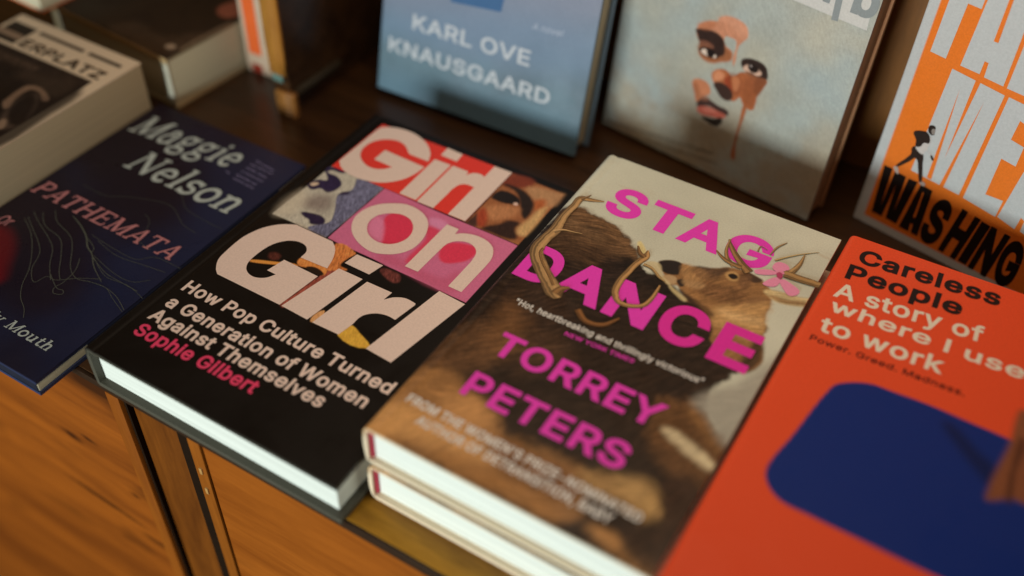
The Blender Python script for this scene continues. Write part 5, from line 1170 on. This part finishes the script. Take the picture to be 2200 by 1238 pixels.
def cpart(name, lo, hi, mat, bevel=0.0):
    me = box_mesh(name, (lo[0], lo[1], lo[2] + 700), (hi[0], hi[1], hi[2] + 700), mat, bevel)
    return link(name, me, cab)


cpart('shelf_board', (-900, 24.2, -36), (1000, 409.5, -30), DARKWOOD, 0.3)
cpart('shelf_nosing', (-900, 4.0, -36), (139.8, 24.0, -30.05), DARKWOOD, 0.5)
cpart('shelf_nosing', (140, 4.0, -36), (1000, 24.0, -30.05), SHELFWOOD, 0.5)  # front strip in a lighter mustard tone than the board behind
cpart('shelf_edging', (-900, 1.6, -36), (1000, 3.8, -30.6), plain_mat('dark_edging', (0.035, 0.016, 0.007), 0.5, 0.3), 0.3)
cpart('back_panel', (-900, 410, -60), (1000, 422, 420), wood_mat('back_panel_wood', (0.09, 0.036, 0.010), (0.28, 0.11, 0.025), rough=0.4, spec=0.35, axis='z', scale=4.0))
cpart('door_panel', (-900, 3.0, -690), (-0.5, 24, -36.6), PINE, 1.0)
cpart('door_rail', (-0.2, 1.4, -690), (10.0, 24, -36.6), wood_mat('door_rail_wood', (0.22, 0.055, 0.005), (0.36, 0.100, 0.008), rough=0.4, axis='z', scale=8.0), 1.2)
cpart('stile', (12.0, 7.0, -690), (48.0, 26, -36.6), STILE, 1.0)
cpart('gap_backing', (-40, 26.5, -690), (120, 34, -36.6), GAP_SHADE)
cpart('gap_shade_strip', (48.2, 4.0, -690), (57.2, 25, -36.6), GAP_SHADE)
cpart('gap_shade_strip', (10.2, 4.0, -690), (11.9, 25, -36.6), GAP_SHADE)
cpart('gap_shade_strip', (66.5, 4.0, -690), (68.3, 25, -36.6), GAP_SHADE)
st2 = cpart('stile', (57.5, 2.0, -690), (66.3, 25, -36.6), wood_mat('lit_stile_wood', (0.20, 0.055, 0.006), (0.36, 0.105, 0.012), rough=0.3, axis='z', scale=8.0), 1.2)  # narrow stile coloured brighter than the wide one, as if lit
for z in (-62, -80):
    me = box_mesh('light_spot', (61.5, 1.0, z + 700 - 2.6), (63.6, 3.2, z + 700 + 2.6), plain_mat('light_spot_tan', (0.55, 0.30, 0.10), 0.35, 0.5), 0.6)  # small raised blocks stand in for light spots reflected on the stile
    link('light_spot', me, st2)
cpart('door_panel', (68.5, 2.2, -690), (1000, 24, -36.6), PINE_RIGHT, 0.8)
# the upright divider at the left, dark on its side, worn to raw wood on its front edge
dv = cpart('divider', (-88.8, 248.5, -29.9), (-75.2, 409.0, 330), DARKWOOD, 0.4)


def worn_strip(name, x0, x1, y0, y1, z0, z1, seed, mat, parent):
    rs = np.random.RandomState(seed)
    zs = np.linspace(z0, z1, 26)
    V = []
    for z in zs:
        e = 0.6 + 1.6 * max(0, 1 - (z - z0) / 9.0)
        a = x0 + (rs.rand() - 0.4) * e * 0.8
        c = x1 - (rs.rand() - 0.4) * e
        f = y0 + rs.rand() * 0.5 * e
        V += [(a, y1, z + 700), (a, f, z + 700), (c, f, z + 700), (c, y1, z + 700)]
    Q = []
    for i in range(len(zs) - 1):
        for k in range(4):
            a = i * 4 + k
            c = i * 4 + (k + 1) % 4
            Q.append((a, c, c + 4, a + 4))
    Q += [(3, 2, 1, 0), tuple(len(V) - 4 + k for k in range(4))]
    return link(name, mesh_quads(name, V, Q, mat), parent)


worn_strip('worn_front_edge', -88.9, -75.1, 245.5, 248.4, 0.0, 320.0, 3, AMBER, cab)
worn_strip('worn_front_edge', -84.0, -68.5, 242.5, 248.4, -29.8, -11.5, 8, wood_mat('worn_foot_wood', (0.12, 0.045, 0.01), (0.34, 0.14, 0.03), rough=0.5, axis='z', scale=16.0), cab)
cpart('paint_patch', (-88.0, 246.6, -6.5), (-79.0, 248.3, -0.6), plain_mat('teal_paint', (0.10, 0.17, 0.15), 0.6, 0.2, 0.4, 300.0), 0.4)
cpart('batten', (-75.0, 249, -17), (-70.5, 300, -12.5), plain_mat('grey_brown_batten', (0.045, 0.034, 0.022), 0.4, 0.4), 0.8)

# ------------------------------------------------------------------ flat books, left to right
G_FLAT = 'books lying flat along the front of the shelf'
G_UP = 'books standing upright at the back of the shelf'


def art_of(key, e, pre=None, hair=False):
    def f(C, X, Y):
        if pre:
            pre(C, X, Y)
        paint(C, X, Y, ART[key]['paint'], e, hair)
    return f


# blue book about the mouth
W, H, T = 130.0, 216.0, 10.8
t = thing('hardcover_book', 'thin navy blue hardcover with pink PATHEMATA title and fine yellow thread lines', 'book', FRAMES['path'], T, G_FLAT)
def pre_path(C, X, Y):
    v = np.clip(fbm(X, Y, 60.0, 3) * 1.5 + (X - 60) / 130.0 * 0.8 + 0.4, 0, 1)[:, None]
    C[:] = np.array(ink((28, 19, 22))) * (1 - v) + np.array(ink((29, 30, 45))) * v
link('cover', cover_mesh('cover', W, H, T, 2.2, 3.0, art_mat('navy_jacket', 0.36, 0.2), (34, 36, 48), art_of('path', E_FLAT, pre_path), E_FLAT, 0.8, 0.0, spine=(40, 42, 56)), t)
pages(t, W, H, T, 2.2, PAGE_GREY, 0.9)
link('jacket_flap', box_mesh('jacket_flap', (5, 0.25, 2.25), (W - 1.4, 0.85, T - 2.25), plain_mat('navy_flap', (0.022, 0.024, 0.040), 0.3, 0.4), 0.2), t)
link('fore_edge_strip', box_mesh('fore_edge_strip', (W - 0.85, 34, 2.3), (W - 0.2, 190, T - 2.4), plain_mat('navy_strip', (0.02, 0.02, 0.03), 0.5, 0.2), 0.2), t)  # dark navy strip along the fore edge of the pages
print_on('path', t, T, E_FLAT)

# black book with the big title
W, H, T = 160.0, 245.0, 29.6
fr = FRAMES['girl']
t = thing('hardcover_book', 'black hardcover with large cream GIRL ON GIRL lettering over red and pink panels', 'book', fr, T, G_FLAT)
link('cover', cover_mesh('cover', W, H, T, 3.0, 2.2, art_mat('black_jacket', 0.42, 0.13), (20, 14, 9), art_of('girl', E_FLAT), E_FLAT, 0.55, 0.7, warpy=0.35, spine=(68, 58, 42)), t)
pages(t, W, H, T, 3.0, PAGE_WHITE, 4.0)
print_on('girl', t, T, E_FLAT)

# the stag book, two copies
W, H, T = 143.0, 241.0, 26.4
def pre_stag(C, X, Y):
    v = fbm(X, Y, 50.0, 4)[:, None]
    C[:] = np.array(ink((172, 158, 126))) * (1 + 0.35 * v)
    s = np.clip((fbm(X * 0.5, Y * 2.0, 18.0, 4) - 0.10) * 6, 0, 1) * np.clip((Y - 195) / 25.0, 0, 1)
    C[:] = C * (1 - 0.35 * s[:, None]) + np.array(ink((150, 112, 72))) * 0.35 * s[:, None]
G_STAG = 'two stacked copies of the stag book'
up = thing('hardcover_book', 'cream and brown hardcover with pink STAG DANCE lettering, on top of its pair', 'book', FRAMES['stag'], T, G_STAG)
cov = link('cover', cover_mesh('cover', W, H, T, 2.4, 4.5, art_mat('stag_jacket', 0.42, 0.16), (176, 164, 136), art_of('stag', E_FLAT, pre_stag, True), E_FLAT, 0.5, 0.5, warpy=0.15, spine=(196, 160, 118)), up)
pages(up, W, H, T, 2.4, PAGE_WHITE, 3.0)
RED = plain_mat('red_endpaper', (0.42, 0.03, 0.06), 0.6, 0.2, 0.2)
link('endband', box_mesh('endband', (2.0, 1.6, 3.0), (3.6, 3.2, T - 3.0), RED, 0.3), up)
print_on('stag', up, T, E_FLAT)
low = up.copy()
SC.collection.objects.link(low)
low['label'] = 'lower book of the pair beneath the STAG DANCE cover, only its page edges showing'
low.location = (up.location[0] + 0.0012, up.location[1] - 0.0008, up.location[2] - (T + 0.35) * MM)
for ch in list(up.children):
    if ch.name.split('.')[0] in ('cover', 'page_block', 'endband'):
        d = ch.copy()
        SC.collection.objects.link(d)
        d.parent = low

# the orange red book on its lower copy
W, H, T = 152.0, 248.5, 26.4
def pre_care(C, X, Y):
    C[:] = np.array(ink((240, 62, 28)))
t = thing('hardcover_book', 'orange red hardcover with black Careless People title and dark blue rounded shape', 'book', FRAMES['care'], T, G_FLAT)
link('cover', cover_mesh('cover', W, H, T, 2.4, 3.5, art_mat('orange_red_jacket', 0.5, 0.12), (240, 62, 28), art_of('care', E_FLAT, pre_care), E_FLAT, 0.9, 0.0, spine=(226, 70, 34)), t)
pages(t, W, H, T, 2.4, PAGE_WHITE, 3.0)
print_on('care', t, T, E_FLAT)
l2 = thing('hardcover_book', 'plain orange red hardcover hidden beneath the Careless People book', 'book', flat_frame(306.5, 22, -30), 0, G_FLAT)
link('cover', cover_mesh('cover', W, H, T - 0.2, 2.4, 3.5, art_mat('orange_red_jacket', 0.5, 0.12), (240, 62, 28), None, E_FLAT, 3.0), l2)
pages(l2, W, H, T - 0.2, 2.4, PAGE_WHITE, 3.0)

# ------------------------------------------------------------------ standing books
W, H, T = 160.0, 236.0, 24.0
def pre_blue(C, X, Y):
    v = np.clip(fbm(X, Y * 1.5, 60.0, 4) * 1.2 + (Y - 20) / 110.0, 0, 1)[:, None]
    C[:] = np.array(ink((98, 126, 136), E_STAND)) * (1 - v) + np.array(ink((116, 126, 136), E_STAND)) * v
    C[:] *= (1 + 0.5 * fbm(X, Y, 20.0, 4))[:, None]
t = thing('hardcover_book', 'pale blue hardcover with white author name, standing at the back', 'book', FRAMES['blue'], T, G_UP)
link('cover', cover_mesh('cover', W, H, T, 2.4, 3.0, art_mat('blue_jacket', 0.45, 0.16), (110, 140, 158), art_of('blue', E_STAND, pre_blue), E_STAND, 0.9), t)
pages(t, W, H, T, 2.4, PAGE_GREY, 3.0)
print_on('blue', t, T, E_STAND)

W, H, T = 161.0, 236.0, 24.0
def pre_face(C, X, Y):
    a = np.clip(fbm(X, Y, 58.0, 3) * 3.0 + 0.4, 0, 1)[:, None]
    b_ = np.clip(fbm(X + 300, Y + 80, 40.0, 3) * 3.0 + 0.45, 0, 1)[:, None]
    C[:] = np.array(ink((150, 170, 168), E_STAND)) * (1 - a) + np.array(ink((172, 170, 146), E_STAND)) * a
    C[:] = C * (1 - 0.55 * b_) + np.array(ink((146, 154, 142), E_STAND)) * 0.55 * b_
    w = np.clip((75 - Y) / 50.0, 0, 1)[:, None] * np.clip(0.5 + fbm(X, Y, 22.0, 3) * 3, 0, 1)[:, None]  # brown mottling of the print, with some of the low shadow painted in
    C[:] = C * (1 - 0.6 * w) + np.array(ink((142, 122, 88), E_STAND)) * 0.6 * w
t = thing('hardcover_book', 'pale green grey hardcover with a painted face in fragments, standing at the back', 'book', FRAMES['face'], T, G_UP)
link('cover', cover_mesh('cover', W, H, T, 2.6, 2.6, art_mat('painted_face_jacket', 0.42, 0.16), (160, 166, 155), art_of('face', E_STAND, pre_face), E_STAND, 0.55, spine=(182, 140, 100)), t)
pages(t, W, H, T, 2.6, page_mat('tan_page_edges', (0.50, 0.33, 0.19), 0.2), 1.6)
print_on('face', t, T, E_STAND)

W, H, T = 140.0, 225.0, 16.0
def pre_or(C, X, Y):
    C[:] = np.array(ink((176, 186, 182), E_STAND))
    P = np.array([(6.4, 5.6), (W - 6.4, 5.6), (W - 6.4, H - 7), (6.4, H - 7)], float)
    d = inside_dist(X, Y, P)
    a = np.clip(d / 0.5 + 0.5, 0, 1)[:, None]
    C[:] = C * (1 - a) + np.array(ink((214, 116, 36), E_STAND)) * a
t = thing('paperback_book', 'orange paperback with white border, tall white letters and a running figure', 'book', FRAMES['oran'], T, G_UP)
link('cover', cover_mesh('cover', W, H, T, 0.8, 1.2, art_mat('orange_cover', 0.42, 0.16), (190, 190, 180), art_of('oran', E_STAND, pre_or), E_STAND, 0.5), t)
pages(t, W, H, T, 0.8, PAGE_CREAM, 0.3)
print_on('oran', t, T, E_STAND)

# ------------------------------------------------------------------ stacks at the left
W, H, T = 115.0, 190.0, 44.6
def pre_erp(C, X, Y):
    C[:] = np.array(ink((200, 162, 122)))
    def rect(x0, x1, y0, y1, c, n=0.0):
        paint(C, X, Y, [([(x0, y0, 1), (x1, y0, 1), (x1, y1, 1), (x0, y1, 1)], c, 0.5, 1.0, n, 0.0)], E_FLAT)
    rect(-5, 106.0, -5, 157.0, (40, 28, 20), 0.8)
    rect(20, 66, 90, 150, (64, 46, 32), 0.9)
    rect(4, 27.0, 160.0, 181.5, (30, 22, 16), 0.5)
    rect(-5, 26.0, 165.0, 171.0, (130, 100, 72))
    rect(31.0, 73.5, 177.8, 181.0, (34, 24, 17))
    rect(78.0, 108.0, 177.8, 181.0, (30, 22, 16))
t = thing('paperback_book', 'thick paperback with black and white photo cover, cream border and cropped ERPLATZ title', 'book', FRAMES['erp'], T, G_FLAT)
link('cover', cover_mesh('cover', W, H, T, 0.9, 1.2, art_mat('photo_cover', 0.45, 0.16), (196, 158, 120), art_of('erp', E_FLAT, pre_erp), E_FLAT, 0.8), t)
pages(t, W, H, T, 0.9, PAGE_GREY, 0.35)
print_on('erp', t, T, E_FLAT)

W, H, T = 124.0, 190.0, 40.0
fr = flat_frame(-145.3 - 123.65, 208.0 + 9.3, -30, -4.3)
def pre_b2(C, X, Y):
    C[:] = np.array(ink((42, 30, 20)))
    paint(C, X, Y, [([(70, 20), (100, 18), (122, 40), (122, 5), (60, 3)], (58, 42, 28), 4.0, 1.0, 0.6, 0), ([(100, 70), (114, 62), (120, 75), (108, 88)], (150, 78, 52), 2.0, 1.0, 0.2, 0), ([(111, 10), (117, 10.5), (117, 15), (111, 14.5)], (150, 122, 92), 0.8, 1.0, 0, 0), ([(121, 14), (124, 14), (124, 60), (121, 60)], (110, 86, 60), 0.8, 0.8, 0.5, 0)], E_FLAT)
t = thing('hardcover_book', 'dark photo covered hardcover with cream edges, lying behind the black and white paperback', 'book', fr, 0, G_FLAT)
link('cover', cover_mesh('cover', W, H, T, 2.4, 1.5, art_mat('dark_photo_cover', 0.42, 0.16), (42, 30, 20), lambda C, X, Y: pre_b2(C, X, Y), E_FLAT, 0.9, spine=(150, 122, 82)), t)
pages(t, W, H, T, 2.4, PAGE_GREY, 0.6)
link('board_edge', box_mesh('board_edge', (0.5, -0.5, T - 4.5), (W - 0.2, -0.05, T - 0.4), plain_mat('tan_board_edge', (0.55, 0.36, 0.17), 0.6, 0.2, 0.2), 0.2), t)
link('lit_edge_strip', box_mesh('lit_edge_strip', (W - 5.5, -0.45, 1.5), (W - 0.3, -0.05, T - 4.7), plain_mat('lit_edge_pale', (0.66, 0.62, 0.50), 0.6, 0.2, 0.15), 0.2), t)  # pale strip stands in for light falling on the page edge

W, H, T = 120.0, 190.0, 24.0
fr = flat_frame(-262 - 118, 206 + 4, 10.3, -3.0)
t = thing('paperback_book', 'orange covered book with pale page edges at the top left, stacked on the dark hardcover', 'book', fr, 0, G_FLAT)
link('cover', cover_mesh('cover', W, H, T, 0.8, 1.2, art_mat('orange_paper_cover', 0.45, 0.3), (214, 92, 44), None, E_FLAT, 2.0), t)
pages(t, W, H, T, 0.8, PAGE_GREY, 0.35)

# narrow orange and white spine beside the divider
t = thing('paperback_book', 'narrow white spine with an orange band, standing beside the worn wooden divider', 'book', flat_frame(-138.5, 273.5, -30, 2.0), 0, G_UP)
link('cover', box_mesh('cover', (0, 0, 0), (24, 100, 198), plain_mat('white_spine', ink((196, 178, 150), E_STAND), 0.5, 0.3, 0.08), 1.2), t)
link('spine_band', box_mesh('spine_band', (4.2, -0.25, 16), (15.5, 1.0, 190), plain_mat('orange_band', ink((226, 104, 44), E_STAND), 0.5, 0.3, 0.06), 0.1), t)
link('spine_mark', box_mesh('spine_mark', (5.0, -0.25, 0.8), (14, 1.0, 7.5), plain_mat('red_mark', ink((150, 46, 24), E_STAND), 0.5, 0.3, 0.2), 0.1), t)
